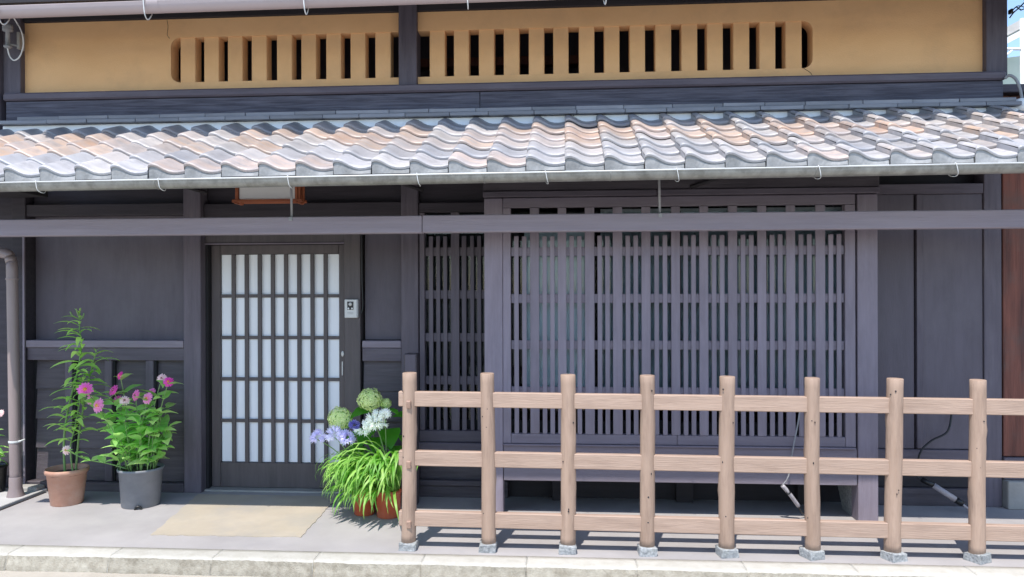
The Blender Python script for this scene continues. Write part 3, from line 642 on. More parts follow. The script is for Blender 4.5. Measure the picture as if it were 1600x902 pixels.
# ------------------------------------------------------------------ fittings on the house
ic = thing('intercom', 'small silver door intercom on the dark post right of the door', 'intercom', (-1.577, 5.498, 1.306))
box('body', -1.628, -1.526, 5.472, 5.498, 1.306, 1.443, 'silver', ic, 0.004)
box('camera_window', -1.606, -1.560, 5.469, 5.4725, 1.366, 1.427, 'black', ic, 0.001)
ln = lathe('lens', [(0, .004), (.010, .003), (.013, 0)], 'silver', ic, (-1.583, 5.468, 1.408), 16); ln.rotation_euler = (R(90), 0, 0)
for x in (-1.597, -1.570):
    q = lathe('button', [(0, .003), (.006, .002), (.007, 0)], 'white', ic, (x, 5.468, 1.376), 12); q.rotation_euler = (R(90), 0, 0)
for z in (1.335, 1.345): box('speaker_slot', -1.605, -1.562, 5.4705, 5.4722, z, z + .003, 'cable', ic, 0)
box('edge_trim', -1.536, -1.531, 5.470, 5.4722, 1.31, 1.44, 'cable', ic, 0)

lt = thing('hanging_lantern', 'white box lantern with orange brown wooden frame hung under the eave', 'lantern', (-1.99, 5.0, 2.09))
X0, X1, YA, YB = -2.225, -1.765, 4.93, 5.03
box('panel', X0 + .035, X1 - .035, YA + .012, YB - .012, 2.128, 2.42, 'paper', lt, 0.004)
for x in (X0 + .012, X1 - .037, X1 - .014):
    for y in (YA, YB - .02): box('corner_post', x, x + (.018 if x < X1 - .03 else .012), y, y + .02, 2.10, 2.45, 'lantern_wood', lt, 0.002)
for y in (YA - .003, YB - .017): box('bottom_bar', X0 - .01, X1 + .012, y, y + .02, 2.104, 2.124, 'lantern_wood', lt, 0.003)
for x in (X0 + .008, X1 - .03): box('cross_bar', x, x + .016, YA - .012, YB + .01, 2.095, 2.1035, 'lantern_wood', lt, 0.003)
lathe('peg', [(0, -.012), (.009, -.01), (.009, .012)], 'lantern_wood', lt, (X0 + .05, YA + .008, 2.096), 10)
box('hanger', X0 + .2, X0 + .24, 4.99, 5.03, 2.42, 2.55, 'lantern_wood', lt, 0.003)

ins = thing('cable_bracket', 'grey insulator bracket with looped pale cable at the upper left corner', 'bracket', (-4.17, 5.44, 3.34))
box('plate', -4.142, -4.118, 5.44, 5.50, 3.345, 3.475, 'concrete', ins, 0.003)
lathe('insulator', [(0, -.10), (.012, -.095), (.028, -.085), (.028, -.075), (.015, -.07), (.015, .03), (.034, .035), (.036, .05), (.033, .056), (.036, .062), (.033, .085), (0, .09)], 'cable', ins, (-4.18, 5.40, 3.43), 18)
tube('arm', [(-4.18, 5.40, 3.37), (-4.15, 5.43, 3.37), (-4.13, 5.45, 3.37)], .008, 'cable', ins, n=6)
tube('cable', [(-4.11, 5.30, 3.60), (-4.105, 5.38, 3.54), (-4.07, 5.40, 3.456), (-4.057, 5.40, 3.36), (-4.085, 5.40, 3.275), (-4.13, 5.40, 3.246), (-4.165, 5.40, 3.277), (-4.178, 5.395, 3.335)], 0.005, 'white', ins, n=8)

# ------------------------------------------------------------------ log fence
fence = thing('log_fence', 'low brown fence of round posts and three flat rails on stone blocks', 'fence', (0.9, 4.37, 0))
PX = [(-.918, 1.028), (-.452, 1.027), (.011, 1.022), (.464, 1.02), (.913, 1.016), (1.384, 1.011), (1.83, 1.01), (2.28, 1.005), (2.735, 1.0)]
def log_mesh(h, seed):
    rg = random.Random(seed); n = 18; m = 22; v, f = [], []
    ph = [rg.uniform(0, 6.28) for _ in range(4)]; knots = [(rg.uniform(0, 6.28), rg.uniform(.1, h - .1), rg.uniform(.003, .009)) for _ in range(12)]
    for i in range(m):
        z = h * i / (m - 1)
        ox = .004 * math.sin(3.1 * z + ph[0]); oy = .004 * math.sin(2.7 * z + ph[1])
        for k in range(n):
            a = 2 * math.pi * k / n
            r = .0440 - .002 * z / h + .0016 * math.sin(2 * a + ph[2] + z) + .001 * math.sin(9 * z + ph[3] + a)
            for ka, kz, kr in knots:
                da = (a - ka + math.pi) % (2 * math.pi) - math.pi
                r += kr * math.exp(-(da / .22) ** 2 - ((z - kz) / .02) ** 2)
            v.append((ox + r * math.cos(a), oy + r * math.sin(a), z))
    for i in range(m - 1):
        for k in range(n): f.append((i * n + k, i * n + (k + 1) % n, (i + 1) * n + (k + 1) % n, (i + 1) * n + k))
    t = (m - 1) * n; b = len(v)
    ox = .004 * math.sin(3.1 * h + ph[0]); oy = .004 * math.sin(2.7 * h + ph[1])
    for k in range(n):
        p = Vector(v[t + k]); v.append(((p.x - ox) * .95 + ox, (p.y - oy) * .95 + oy, h + .0025))
    for k in range(n): f.append((t + k, t + (k + 1) % n, b + (k + 1) % n, b + k))
    f.append(tuple(b + k for k in range(n))); f.append(tuple(range(n - 1, -1, -1)))
    me = pydata('post', v, f)
    me.polygons.foreach_set('use_smooth', [len(p.vertices) == 4 and i < (m - 1) * n for i, p in enumerate(me.polygons)]); return me
def stone_mesh(seed, sx, sy, sz):
    rg = random.Random(seed); bm = bmesh.new(); bmesh.ops.create_cube(bm, size=1)
    for v in bm.verts: v.co = Vector((v.co.x * sx * rg.uniform(.93, 1.08), v.co.y * sy * rg.uniform(.93, 1.08), v.co.z * sz + (rg.uniform(-.006, .006) if v.co.z > 0 else 0)))
    bmesh.ops.bevel(bm, geom=list(bm.edges), offset=.005, segments=1, affect='EDGES')
    bmesh.ops.subdivide_edges(bm, edges=list(bm.edges), cuts=1)
    for v in bm.verts: v.co += Vector((rg.uniform(-.0025, .0025), rg.uniform(-.0025, .0025), rg.uniform(-.002, .002)))
    me = bpy.data.meshes.new('stone_block'); bm.to_mesh(me); bm.free(); return me
for i, (x, top) in enumerate(PX):
    p = mesh_obj('post', log_mesh(top - .040, 20 + i), M['fence'], fence, (x, 4.372, 0.038), (0, R([.1, 0, 0, 0, 0, .5, .35, .3, 0][i]), 0.0))
    tw = [0, 0, 0, .05, .25, .35, .4, .5, .2][i]
    mesh_obj('stone_block', stone_mesh(50 + i, .098, .098, .05), M['granite'], p, (x - .002, 4.366, .021), (0, 0, tw))
kn = random.Random(77)
for o_ in [q for q in fence.children if q.name.startswith('post')]:
    for k in range(4):
        a_ = R(-90 + kn.uniform(-50, 50)); wl_ = WP[o_.name]
        e_ = Matrix.Rotation(a_, 3, 'Z') @ Matrix.Rotation(R(90), 3, 'Y')
        kz = kn.uniform(.12, .92); rot_ = o_.rotation_euler.copy()
        m_ = o_.rotation_euler.to_matrix(); p_ = wl_ + Vector((.0425 * math.cos(a_), .0425 * math.sin(a_), kz)) + Vector((m_ @ Vector((0, 0, kz))).xy.to_3d())
        q_ = lathe('knot', [(0, .004), (.004, .003), (.0065, .0)], 'under', o_, p_, 8)
        q_.parent = None; q_.location = p_
        q_.rotation_euler = (m_.transposed() @ e_).to_euler(); q_.parent = o_; q_.location = m_.transposed() @ (p_ - wl_)
        q_.scale = (kn.uniform(.5, 1.1), kn.uniform(.5, .9), 1)
def rail_piece(z0, h):
    me = box_mesh(3.85, .042, h, .004)
    for v in me.vertices: v.co.z += -0.0062 * v.co.x
    return mesh_obj('rail', me, M['fence_h'], fence, (-.975 + 1.925, 4.372, z0 - .0062 * (.95 + .73)))
rz = (.8755, .5295, .1775)
for z in rz:
    r_ = rail_piece(z, .087)
for z in (.853, .505, .158):
    box('wedge', -.922, -.896, 4.314, 4.35, z - .024, z + .018, 'wedge', fence, 0.003, rot=(R(8), 0, 0))

# ------------------------------------------------------------------ plants
def leaf_mesh(name, L, wid, droop, fold=0.25, n=7, tip=1.0, base=0.15, up=0.0, shape='lance', wave=0.0):
    """blade along +x, bending down, folded along the midrib"""
    v, f = [], []; ang = up; x = z = 0.0
    for i in range(n + 1):
        t = i / n
        if shape == 'lance': w = wid * 0.5 * (math.sin(math.pi * min(1, t * .93 + .06)) ** 0.8)
        elif shape == 'ovate': w = wid * 0.5 * math.sin(math.pi * (t ** 0.62)) ** .9 if 0 < t < 1 else (0.004 if t == 0 else 0)
        elif shape == 'strap': w = wid * 0.5 * (1.0 if t < .6 else max(0.08, 1 - ((t - .6) / .4) ** 1.8))
        elif shape == 'heart': w = wid * 0.5 * math.sin(math.pi * (t ** 0.5)) ** .8 if 0 < t < 1 else (.006 if t == 0 else 0)
        w = max(w, .0008)
        nx, nz = -math.sin(ang), math.cos(ang)
        e = fold * w + wave * math.sin(i * 2.1) * w
        v += [(x + nx * e, w, z + nz * e), (x, 0, z), (x + nx * e, -w, z + nz * e)]
        x += L / n * math.cos(ang); z += L / n * math.sin(ang); ang -= droop / n * (2 * (i + .5) / n if shape == 'strap' else 1)
    for i in range(n):
        a = i * 3; f += [(a, a + 1, a + 4, a + 3), (a + 1, a + 2, a + 5, a + 4)]
    me = pydata(name, v, f); me.polygons.foreach_set('use_smooth', [True] * len(me.polygons)); return me
def put(me, name, mat, parent, pos, az, pitch=0.0, roll=0.0, s=1.0):
    e = (Matrix.Rotation(az, 3, 'Z') @ Matrix.Rotation(-pitch, 3, 'Y') @ Matrix.Rotation(roll, 3, 'X')).to_euler()
    return mesh_obj(name, me, M[mat], parent, pos, e, s)
def along(path, t):
    q = t * (len(path) - 1); i = min(int(q), len(path) - 2); return path[i].lerp(path[i + 1], q - i)
def pot(parent, loc, rt, rb, h, mat, rim=.018, soil=.03, lip=.008):
    p = lathe('pot', [(0, 0.0), (rb * .97, 0.0), (rb, .006), (rb + (rt - rb) * .93 - lip, h - rim * 1.3), (rt - lip * .3, h - rim), (rt, h - rim * .5), (rt - .002, h), (rt - .010, h), (rt - .016, h - .02), (rb * .98, h - soil - .03)], mat, parent, loc, 36)
    lathe('soil', [(rt - .012, -.004), (rt * .6, .004), (rt * .25, .009), (0, .008)], 'soil', p, (loc[0], loc[1], loc[2] + h - soil), 22, .03)
    return p

# lily in the terracotta pot
lily = thing('lily_plant', 'tall leafy lily stems in a terracotta pot left of the pink zinnias', 'potted plant', (-3.548, 5.145, 0))
pot(lily, (-3.548, 5.145, 0), .142, .104, .252, 'terracotta', .03, .035, .012)
LV = [leaf_mesh('leaf', L * 1.12, .030, dr, .3, 6, up=u, shape='lance') for L, dr, u in ((.15, .9, .25), (.16, 1.25, .35), (.13, .8, .2), (.17, 1.1, .3), (.12, 1.4, .4))]
rl = random.Random(3)
stems = [([(-3.56, 5.14, .21), (-3.566, 5.14, .443), (-3.535, 5.14, .671), (-3.456, 5.13, .944), (-3.422, 5.12, 1.125), (-3.428, 5.11, 1.25), (-3.424, 5.11, 1.375)], .0085, .0035, 46, .22),
         ([(-3.50, 5.17, .21), (-3.478, 5.18, .50), (-3.43, 5.19, .80), (-3.385, 5.19, .98), (-3.352, 5.19, 1.09)], .008, .003, 30, .25),
         ([(-3.485, 5.12, .21), (-3.505, 5.12, .40), (-3.47, 5.12, .55), (-3.42, 5.12, .80), (-3.40, 5.12, .95)], .006, .003, 22, .3)]
for pts, r0, r1, nl, t0 in stems:
    tube('stem', pts, r0, 'stem', lily, r1, 7, 6); P = smooth_path(pts, 8)
    for i in range(nl):
        t = t0 + (0.98 - t0) * i / nl; p = along(P, t)
        az = i * 2.4 + rl.uniform(-.5, .5)
        if math.sin(az) > 0.3 and rl.random() < .5: az = -az
        s = (0.75 + .4 * math.sin(math.pi * min(1, t * 1.02))) * rl.uniform(.8, 1.1) * (0.62 if t > .9 else 1)
        if t > .93: put(LV[i % 5], 'leaf', 'lily_leaf', lily, p, az, R(rl.uniform(35, 65)), 0, s * .8)
        else: put(LV[i % 5], 'leaf', 'lily_leaf', lily, p, az, R(rl.uniform(-8, 22)), rl.uniform(-.3, .3), s)
for dx, dzz in ((-.045, -.02), (.028, -.03), (-.012, .0)):
    tube('bud', [(-3.424, 5.11, 1.31), (-3.424 + dx, 5.10, 1.355 + dzz), (-3.424 + dx * 1.4, 5.095, 1.385 + dzz)], .004, 'stem', lily, .0055, 6, 4)

# zinnias in the grey pot
zin = thing('zinnia_plant', 'bushy zinnia with pink daisy flowers in a grey plastic pot', 'potted plant', (-2.998, 5.14, 0))
zp = pot(zin, (-2.998, 5.14, 0), .153, .126, .268, 'greypot', .02, .02, .010)
tube('drain_notch', [(-2.965, 5.009, .002), (-2.955, 5.010, .020), (-2.935, 5.017, .020), (-2.925, 5.022, .002)], .008, 'black', zp, n=6)
def zinnia_flower(parent, pos, r, mat, eye, tilt_az, tilt):
    rg = random.Random(int(pos[0] * 1000) + int(pos[2] * 777)); v, f = [], []
    for ring, (cnt, rl_, rise, off) in enumerate(((14, 1.0, -.04, 0), (12, .80, .06, .2), (8, .5, .16, .1))):
        for k in range(cnt):
            a = 2 * math.pi * (k + off + rg.uniform(-.15, .15)) / cnt; L = r * rl_ * rg.uniform(.9, 1.06); w = L * .165
            c, s = math.cos(a), math.sin(a); b = len(v)
            for d, ww_, zz in ((.15, .5, .0), (.6, 1.0, rise * .75 + .05), (.92, .85, rise * .7), (1.02, .35, rise * .55)):
                for sg in (-1, 1): v.append((c * L * d - s * w * ww_ * sg, s * L * d + c * w * ww_ * sg, zz * r + ring * .004))
            for q in range(3): f.append((b + q * 2, b + q * 2 + 1, b + q * 2 + 3, b + q * 2 + 2))
    e = (Matrix.Rotation(tilt_az, 3, 'Z') @ Matrix.Rotation(tilt, 3, 'Y')).to_euler()
    o = mesh_obj('flower', pydata('flower', v, f), M[mat], parent, pos, e, 1.12)
    c = lathe('flower_centre', [(r * .30, 0), (r * .30, r * .22), (r * .2, r * .36), (0, r * .42)], eye, o, pos, 10)
    return o
rz_ = random.Random(11)
ZL = [leaf_mesh('leaf', L, w, dr, .22, 7, up=.15, shape='ovate', wave=.06) for L, w, dr in ((.135, .068, .7), (.15, .072, 1.0), (.115, .062, .5), (.13, .058, 1.2), (.14, .074, .9))]
FL = [(-.33, .83, 'petal_hot', 'eye_gold', .046, -.12), (-.15, .915, 'petal_hot', 'eye_gold', .028, 0), (-.175, .815, 'petal_hot', 'eye_dark', .038, -.04), (-.335, .745, 'petal_pink', 'eye_gold', .028, -.05),
      (-.235, .72, 'petal_pink', 'eye_gold', .046, -.12), (-.185, .735, 'petal_hot', 'eye_dark', .03, .03), (-.07, .75, 'petal_pale', 'eye_dark', .032, -.08), (.0, .785, 'petal_pink', 'eye_dark', .035, -.06),
      (.06, .795, 'petal_pink', 'eye_dark', .026, .04), (.09, .765, 'petal_pink', 'eye_gold', .038, -.07), (.145, .895, 'petal_pale', 'eye_dark', .03, .02), (.215, .875, 'petal_hot', 'eye_gold', .032, -.02),
      (-.47, .41, 'petal_pale', 'eye_gold', .03, -.12)]
for i, (dx, h, mt, ey, r, dy) in enumerate(FL):
    bx = max(-.10, min(.10, dx * .45 + rz_.uniform(-.04, .04))); by = rz_.uniform(-.08, .06)
    if i == len(FL) - 1:
        pts = [(-3.05, 5.06, .27), (-3.16, 5.02, .315), (-3.30, 5.0, .345), (-3.40, 5.01, .38), (-3.465, 5.02, .405)]
    else:
        pts = [(-2.998 + bx, 5.14 + by, .24), (-2.998 + bx * .8 + dx * .15, 5.14 + by * .9 + dy * .3, .45), (-2.998 + bx * .3 + dx * .6, 5.14 + by * .5 + dy * .6, .24 + (h - .24) * .7), (-2.998 + dx, 5.14 + dy, h - .004)]
    tube('stem', pts, .0048, 'stem', zin, .003, 6, 5); P = smooth_path(pts, 8)
    zinnia_flower(zin, pts[-1], r, mt, ey, R(-90) + rz_.uniform(-.6, .6), R(rz_.uniform(55, 80)))
    npair = 6 if i < len(FL) - 1 else 5
    for j in range(npair):
        t = (.14 + .78 * j / (npair - 1)) if i < len(FL) - 1 else (.3, .45, .6, .75, .92)[j]
        p = along(P, t); az = j * 1.57 + rz_.uniform(-.5, .5) + i
        for q in (0, 1):
            put(ZL[rz_.randrange(5)], 'leaf', 'zinnia_leaf', zin, p, az + q * math.pi + rz_.uniform(-.3, .3), R(rz_.uniform(-5, 40)), rz_.uniform(-.4, .4), rz_.uniform(.75, 1.15) * (.85 if t > .8 else 1) * (.62 if npair == 5 else 1))
for k in range(20):     # short leafy side shoots filling the bush
    a = rz_.uniform(0, 6.28); rr_ = rz_.uniform(.07, .23); p0 = Vector((-2.998 + .1 * math.cos(a), 5.13 + .08 * math.sin(a), .25)); p1 = Vector((-2.998 + rr_ * 1.25 * math.cos(a), 5.11 + rr_ * math.sin(a), rz_.uniform(.42, .66)))
    tube('stem', [p0, p0.lerp(p1, .5) + Vector((0, 0, .02)), p1], .004, 'stem', zin, .0025, 6, 4)
    for j in range(3):
        p = p0.lerp(p1, .4 + .3 * j); az = rz_.uniform(0, 6.28)
        for q in (0, 1): put(ZL[rz_.randrange(5)], 'leaf', 'zinnia_leaf', zin, p, az + q * math.pi, R(rz_.uniform(0, 45)), rz_.uniform(-.4, .4), rz_.uniform(.7, 1.05))

# agapanthus in red pots
def agapanthus(name, label, cx, cy, r_top, r_bot, h, nleaf, stalks, seed, bias, ls=1.0):
    rg = random.Random(seed); t = thing(name, label, 'potted plant', (cx, cy, 0), 'agapanthus pots by the fence')
    pot(t, (cx, cy, 0), r_top, r_bot, h, 'redpot', .02, .02, .006)
    SV = [leaf_mesh('leaf', L, w, dr, .25, 10, up=R(u), shape='strap') for L, w, dr, u in ((.56, .018, 3.3, 70), (.62, .019, 3.5, 78), (.50, .017, 3.0, 60), (.60, .019, 3.6, 82), (.44, .017, 2.7, 52), (.54, .018, 3.3, 66), (.60, .019, 3.3, 74), (.42, .016, 2.9, 60), (.42, .018, 2.6, 40), (.38, .018, 2.2, 26), (.42, .018, 2.4, 34))]
    for k in range(nleaf):
        az = rg.uniform(0, 6.28)
        if rg.random() < .7: az = R(bias) + rg.gauss(0, .8)
        if math.cos(az) > .45: az = math.pi - az
        a2 = rg.uniform(0, 6.28); rr2 = r_top * .75 * math.sqrt(rg.random())
        p = (cx + rr2 * math.cos(a2), cy + rr2 * math.sin(a2), h - .02)
        put(SV[rg.randrange(11)], 'leaf', 'strap_leaf', t, p, az, R(rg.uniform(-12, 14)), rg.uniform(-.4, .4), rg.uniform(.7, 1.0) * ls)
    for (x, y, z, r, mt) in stalks:
        bx, by = cx + rg.uniform(-.05, .05), cy + rg.uniform(-.03, .03)
        pts = [(bx, by, h - .02), (bx + (x - bx) * .25, by + (y - by) * .25, h + (z - h) * .40), (bx + (x - bx) * .66, by + (y - by) * .66, h + (z - h) * .76), (x, y, z - r * .3)]
        tube('stalk', pts, .0045, 'stem', t, .0032, 6, 6)
        v, f = [], []; nf = int(20 * (r / .055) ** 1.2) + 6
        for q in range(nf):
            zc = rg.uniform(-.75, 1); a = rg.uniform(0, 6.28); s = math.sqrt(max(0, 1 - zc * zc)); d = Vector((s * math.cos(a), s * math.sin(a), zc * .85 - (.2 if zc < .2 else 0))).normalized()
            sd, tt = frame_at(d); L = r * rg.uniform(.75, 1.1); c0 = d * (L * .30); b = len(v)
            for m_ in range(6):                                        # six petals of a trumpet
                pa = m_ * math.pi / 3; e = sd * math.cos(pa) + tt * math.sin(pa); g = sd * math.cos(pa + 1.57) + tt * math.sin(pa + 1.57); h0 = len(v)
                w = .0056
                v += [tuple(c0 + e * .0015), tuple(d * L * .78 + e * .008 - g * w), tuple(d * L * .78 + e * .008 + g * w), tuple(d * L * .98 + e * .021)]
                f.append((h0, h0 + 1, h0 + 3, h0 + 2))
        mesh_obj('flower_head', pydata('flower_head', v, f), M[mt], t, (x, y, z))
    return t
agapanthus('agapanthus_plant', 'lilac agapanthus with arching leaves in the red pot nearer the door', -1.36, 5.03, .085, .07, .17, 190,
           [(-1.659, 4.95, .53, .056, 'petal_lilac'), (-1.541, 4.95, .548, .068, 'petal_lilac'), (-1.454, 4.95, .528, .062, 'petal_lilac'), (-1.41, 4.97, .609, .040, 'petal_violet')], 5, 245, .9)
agapanthus('agapanthus_plant', 'white agapanthus with arching leaves in the red pot beside the end post', -1.185, 4.985, .088, .078, .18, 190,
           [(-1.258, 4.93, .640, .086, 'petal_white'), (-1.344, 4.93, .595, .062, 'petal_white'), (-1.193, 4.93, .690, .045, 'petal_white')], 6, 262, 1.08)

hyd = thing('hydrangea_plant', 'hydrangea with round lime green heads behind the agapanthus', 'potted plant', (-1.33, 5.24, 0))
pot(hyd, (-1.33, 5.24, 0), .13, .10, .24, 'redpot', .02, .02, .006)
rh = random.Random(9)
HL = [leaf_mesh('leaf', L, w, dr, .15, 8, up=.1, shape='heart', wave=.05) for L, w, dr in ((.17, .135, .8), (.15, .12, .5), (.14, .11, 1.0))]
for (x, y, z, r) in ((-1.548, 5.10, .63, .082), (-1.346, 5.12, .757, .083), (-1.24, 5.14, .728, .038)):
    pts = [(-1.33 + (x + 1.33) * .2, 5.22, .22), (-1.33 + (x + 1.33) * .6, 5.20, .22 + (z - .22) * .5), (x, y + .02, z - r * .5)]
    tube('stem', pts, .005, 'stem', hyd, .004, 6, 5)
    v, f = [], []
    for q in range(int(380 * (r / .08) ** 2)):
        zc = 1 - 2 * (q + .5) / int(380 * (r / .08) ** 2); a = q * 2.39996; s = math.sqrt(1 - zc * zc); d = Vector((s * math.cos(a), s * math.sin(a), zc))
        sd, tt = frame_at(d); c0 = Vector((d.x, d.y, d.z * .92)) * r * rh.uniform(.82, 1.05) * (1 + .09 * math.sin(5 * d.x + 3 * d.z + x * 40) * math.cos(6 * d.z + 4 * d.y)); ro = rh.uniform(0, 1.57)
        for m_ in range(4):
            pa = ro + m_ * math.pi / 2; e = sd * math.cos(pa) + tt * math.sin(pa); g = sd * -math.sin(pa) + tt * math.cos(pa); h0 = len(v); u = .0105 * rh.uniform(.7, 1.2); d = (d + Vector((rh.uniform(-.4, .4), rh.uniform(-.4, .4), rh.uniform(-.4, .4)))).normalized()
            v += [tuple(c0), tuple(c0 + e * u * .6 - g * u * .5 + d * .002), tuple(c0 + e * u * 1.15 + d * rh.uniform(-.003, .004)), tuple(c0 + e * u * .6 + g * u * .5 + d * .002)]
            f.append((h0, h0 + 1, h0 + 2, h0 + 3))
    core = lathe('flower_head', [(0, -r * .7), (r * .48, -r * .48), (r * .7, 0), (r * .48, r * .48), (0, r * .7)], 'hyd_leaf', hyd, (x, y, z), 14)
    fl = mesh_obj('florets', pydata('florets', v, f), M['petal_lime'], core, (x, y, z))
for (x, y, z, az, pt, s) in ((-1.25, 5.17, .69, -40, -5, 1.0), (-1.22, 5.17, .55, -75, -25, 1.1), (-1.36, 5.15, .555, -100, -25, 1.0), (-1.32, 5.16, .49, -80, -30, .95), (-1.19, 5.18, .64, -20, 5, .9), (-1.36, 5.16, .68, -140, -5, .9),
                             (-1.28, 5.20, .60, -110, 5, 1.0), (-1.42, 5.17, .53, -130, -20, 1.0), (-1.16, 5.2, .50, -50, -10, 1.0), (-1.33, 5.25, .42, 60, 10, 1.0), (-1.2, 5.22, .42, -70, -10, 1.0), (-1.42, 5.2, .42, -110, -5, 1.0), (-1.48, 5.14, .57, -150, -15, .7)):
    put(HL[rh.randrange(3)], 'leaf', 'hyd_leaf', hyd, (x, y, z), R(az), R(pt), rh.uniform(-.3, .3), s)

# plant just entering the frame on the left
lpn = thing('leafy_plant', 'bright leafy plant in a dark pot at the left edge by the downpipe', 'potted plant', (-4.26, 5.32, 0.022))
pot(lpn, (-4.26, 5.32, 0.022), .11, .09, .20, 'black', .02, .02, .006)
tube('stem', [(-4.26, 5.32, .2), (-4.22, 5.31, .36), (-4.165, 5.28, .60)], .005, 'stem', lpn, .003, 6, 4)
for i in range(18):
    put(ZL[i % 5], 'leaf', 'strap_leaf', lpn, (-4.26 + rnd.uniform(0, .06), 5.30, .22 + .014 * i), rnd.uniform(-1.6, .7) if i % 3 else rnd.uniform(0, 6.28), R(rnd.uniform(-10, 35)), rnd.uniform(-.4, .4), rnd.uniform(.8, 1.2))
zinnia_flower(lpn, (-4.15, 5.27, .61), .03, 'petal_pale', 'eye_gold', R(-90), R(55))

# ------------------------------------------------------------------ loose cables at the wall
c1 = thing('taped_cable', 'thin grey cable hanging over the lattice bay and taped below its board', 'cable', (1.45, 5.0, 0.1))
tube('wire', [(1.52, 5.015, .80), (1.505, 5.012, .67), (1.462, 5.012, .443), (1.44, 5.012, .30), (1.402, 5.02, .235)], .005, 'cable', c1, n=6)
tube('tape_wrap', [(1.402, 5.02, .235), (1.45, 5.03, .18), (1.516, 5.06, .092)], .014, 'tape', c1, n=8)
tube('black_tape', [(1.43, 5.027, .205), (1.448, 5.03, .182)], .0155, 'black', c1, n=8)
tube('wire', [(1.516, 5.06, .092), (1.56, 5.10, .03), (1.66, 5.2, .006)], .006, 'black', c1, n=6)
c2 = thing('taped_pipe', 'grey taped pipe with a curling wire before the right wall', 'cable', (2.6, 5.38, 0.0))
tube('wire', [(2.665, 5.425, .70), (2.658, 5.42, .635), (2.62, 5.40, .524), (2.513, 5.39, .466), (2.44, 5.38, .40), (2.415, 5.38, .323), (2.40, 5.38, .235), (2.43, 5.36, .20)], .007, 'black', c2, n=8)
tube('pipe', [(2.43, 5.36, .205), (2.50, 5.33, .17)], .018, 'black', c2, n=10)
tube('tape_wrap', [(2.495, 5.332, .172), (2.625, 5.29, .085)], .02, 'tape', c2, n=10)
tube('black_tape', [(2.62, 5.292, .088), (2.66, 5.28, .062)], .021, 'black', c2, n=10)
tube('tail', [(2.655, 5.28, .065), (2.69, 5.265, .035), (2.75, 5.25, .008)], .008, 'tape', c2, n=8)

# ------------------------------------------------------------------ neighbours
nbr = thing('neighbour_house', 'neighbouring red brown boarded wall on a concrete base at the right edge', 'house', (3.8, 5.6, 0))
for k in range(10):
    x0 = 3.012 + k * .15
    box('board', x0, x0 + .147, 5.44 + rnd.uniform(-.003, .003), 5.5, .352, 2.75, 'redwood', nbr, 0.004)
    box('upper_board', x0 + .16, x0 + .307, 5.90 + rnd.uniform(-.003, .003), 5.96, 2.3, 2.955, 'redwood', nbr, 0.004)
box('wall_core', 3.09, 6.0, 5.51, 9.0, 0, 2.7, 'under', nbr, 0)
box('rail', 3.008, 4.6, 5.42, 5.5, .195, .348, 'wood_h', nbr, 0.004)
box('concrete_base', 2.955 + .055, 4.6, 5.38, 5.5, 0, .193, 'concrete', nbr, 0.006)
box('coping', 3.1, 4.8, 5.82, 6.1, 2.958, 3.02, 'wood_h', nbr, 0.006)
box('eave', 3.16, 4.8, 4.9, 5.88, 2.72, 2.78, 'under', nbr, 0.004)
nbl = thing('neighbour_wall', 'grey neighbouring wall with a dark opening at the left edge behind the downpipe', 'wall', (-5.2, 5.7, 0))
box('wall', -7.5, -4.345, 5.62, 5.8, 0, 1.30, 'concrete', nbl, 0.004)
box('opening', -7.5, -4.345, 5.70, 5.8, 1.302, 1.62, 'dark', nbl, 0)
box('upper_wall', -7.5, -4.345, 5.62, 5.8, 1.622, 3.0, 'panel', nbl, 0.004)
box('eave', -7.5, -3.90, 4.65, 5.45, 2.22, 2.30, 'under', nbl, 0.004)  # unseen slab, added to keep the sun off the left wall

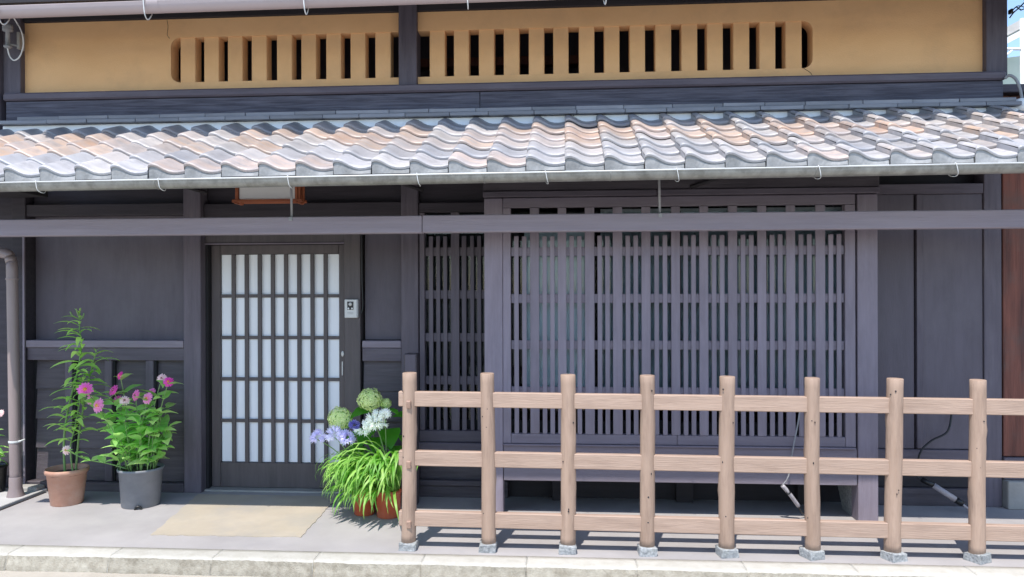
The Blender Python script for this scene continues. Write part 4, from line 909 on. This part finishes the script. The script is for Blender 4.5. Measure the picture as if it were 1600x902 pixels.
far = thing('far_house', 'distant house with pale roof, white pipe frame and pale green canopy', 'house', (7.6, 12.3, 0))
prism_y('wall', [(6.2, 0), (11, 0), (11, 5.6), (6.2, 5.1)], 12.6, 15, 'pale_green', far)
prism_y('roof', [(6.0, 4.98), (11.0, 7.6), (11.0, 7.8), (6.0, 5.10)], 12.2, 15.2, 'far_roof', far)
prism_y('roof_edge', [(6.0, 4.86), (11.0, 7.45), (11.0, 7.56), (6.0, 4.95)], 12.15, 12.3, 'white', far)
tube('frame_bar', [(5.9, 12, 5.16), (8.6, 12, 5.11)], .025, 'white', far, n=8)
tube('frame_bar', [(6.935, 12, 2.5), (6.935, 12, 5.6)], .03, 'white', far, n=8)
tube('frame_brace', [(6.6, 12, 4.95), (6.80, 12, 5.14)], .018, 'white', far, n=8)
v, f = [], []
for i in range(9):
    a = R(8 + 82 * i / 8)
    for x in (6.0, 8.4): v.append((x - 7.2, -1.0 * math.cos(a) + .0 + (x - 7.2) * .1, 0.95 * math.sin(a) - .25 * (x - 7.2)))
for i in range(8): f.append((i * 2, i * 2 + 1, i * 2 + 3, i * 2 + 2))
mesh_obj('canopy', pydata('canopy', v, f), M['pale_green'], far, (7.2, 13.4, 4.05), smooth=True)
box('canopy_skirt', 6.0, 8.4, 12.38, 12.41, 3.0, 4.25, 'pale_green', far, 0.002)

w1 = thing('overhead_cables', 'black overhead cables leaving the upper right corner of the house', 'cable', (3.1, 5.4, 3.4))
tube('cable', [(3.05, 5.42, 3.37), (3.075, 5.41, 3.407), (3.12, 5.40, 3.45), (3.4, 5.3, 3.75)], .005, 'black', w1, n=6)
tube('cable', [(3.05, 5.42, 3.395), (3.08, 5.40, 3.435), (3.11, 5.40, 3.42), (3.16, 5.4, 3.435), (3.5, 5.3, 3.6)], .004, 'black', w1, n=6)
tube('cable', [(3.06, 5.42, 3.41), (3.1, 5.40, 3.445), (3.2, 5.4, 3.40)], .003, 'black', w1, n=6)
box('cleat', 3.083, 3.10, 5.46, 5.50, 3.42, 3.45, 'black', w1, 0.003)
w2 = thing('drooping_cable', 'grey cable drooping from the right end of the sill beam', 'cable', (3.1, 5.42, 2.7))
tube('cable', [(3.03, 5.44, 2.96), (3.05, 5.42, 2.975), (3.082, 5.40, 2.938), (3.112, 5.40, 2.85), (3.122, 5.40, 2.75), (3.115, 5.40, 2.66), (3.10, 5.42, 2.5)], .010, 'cable', w2, n=8)
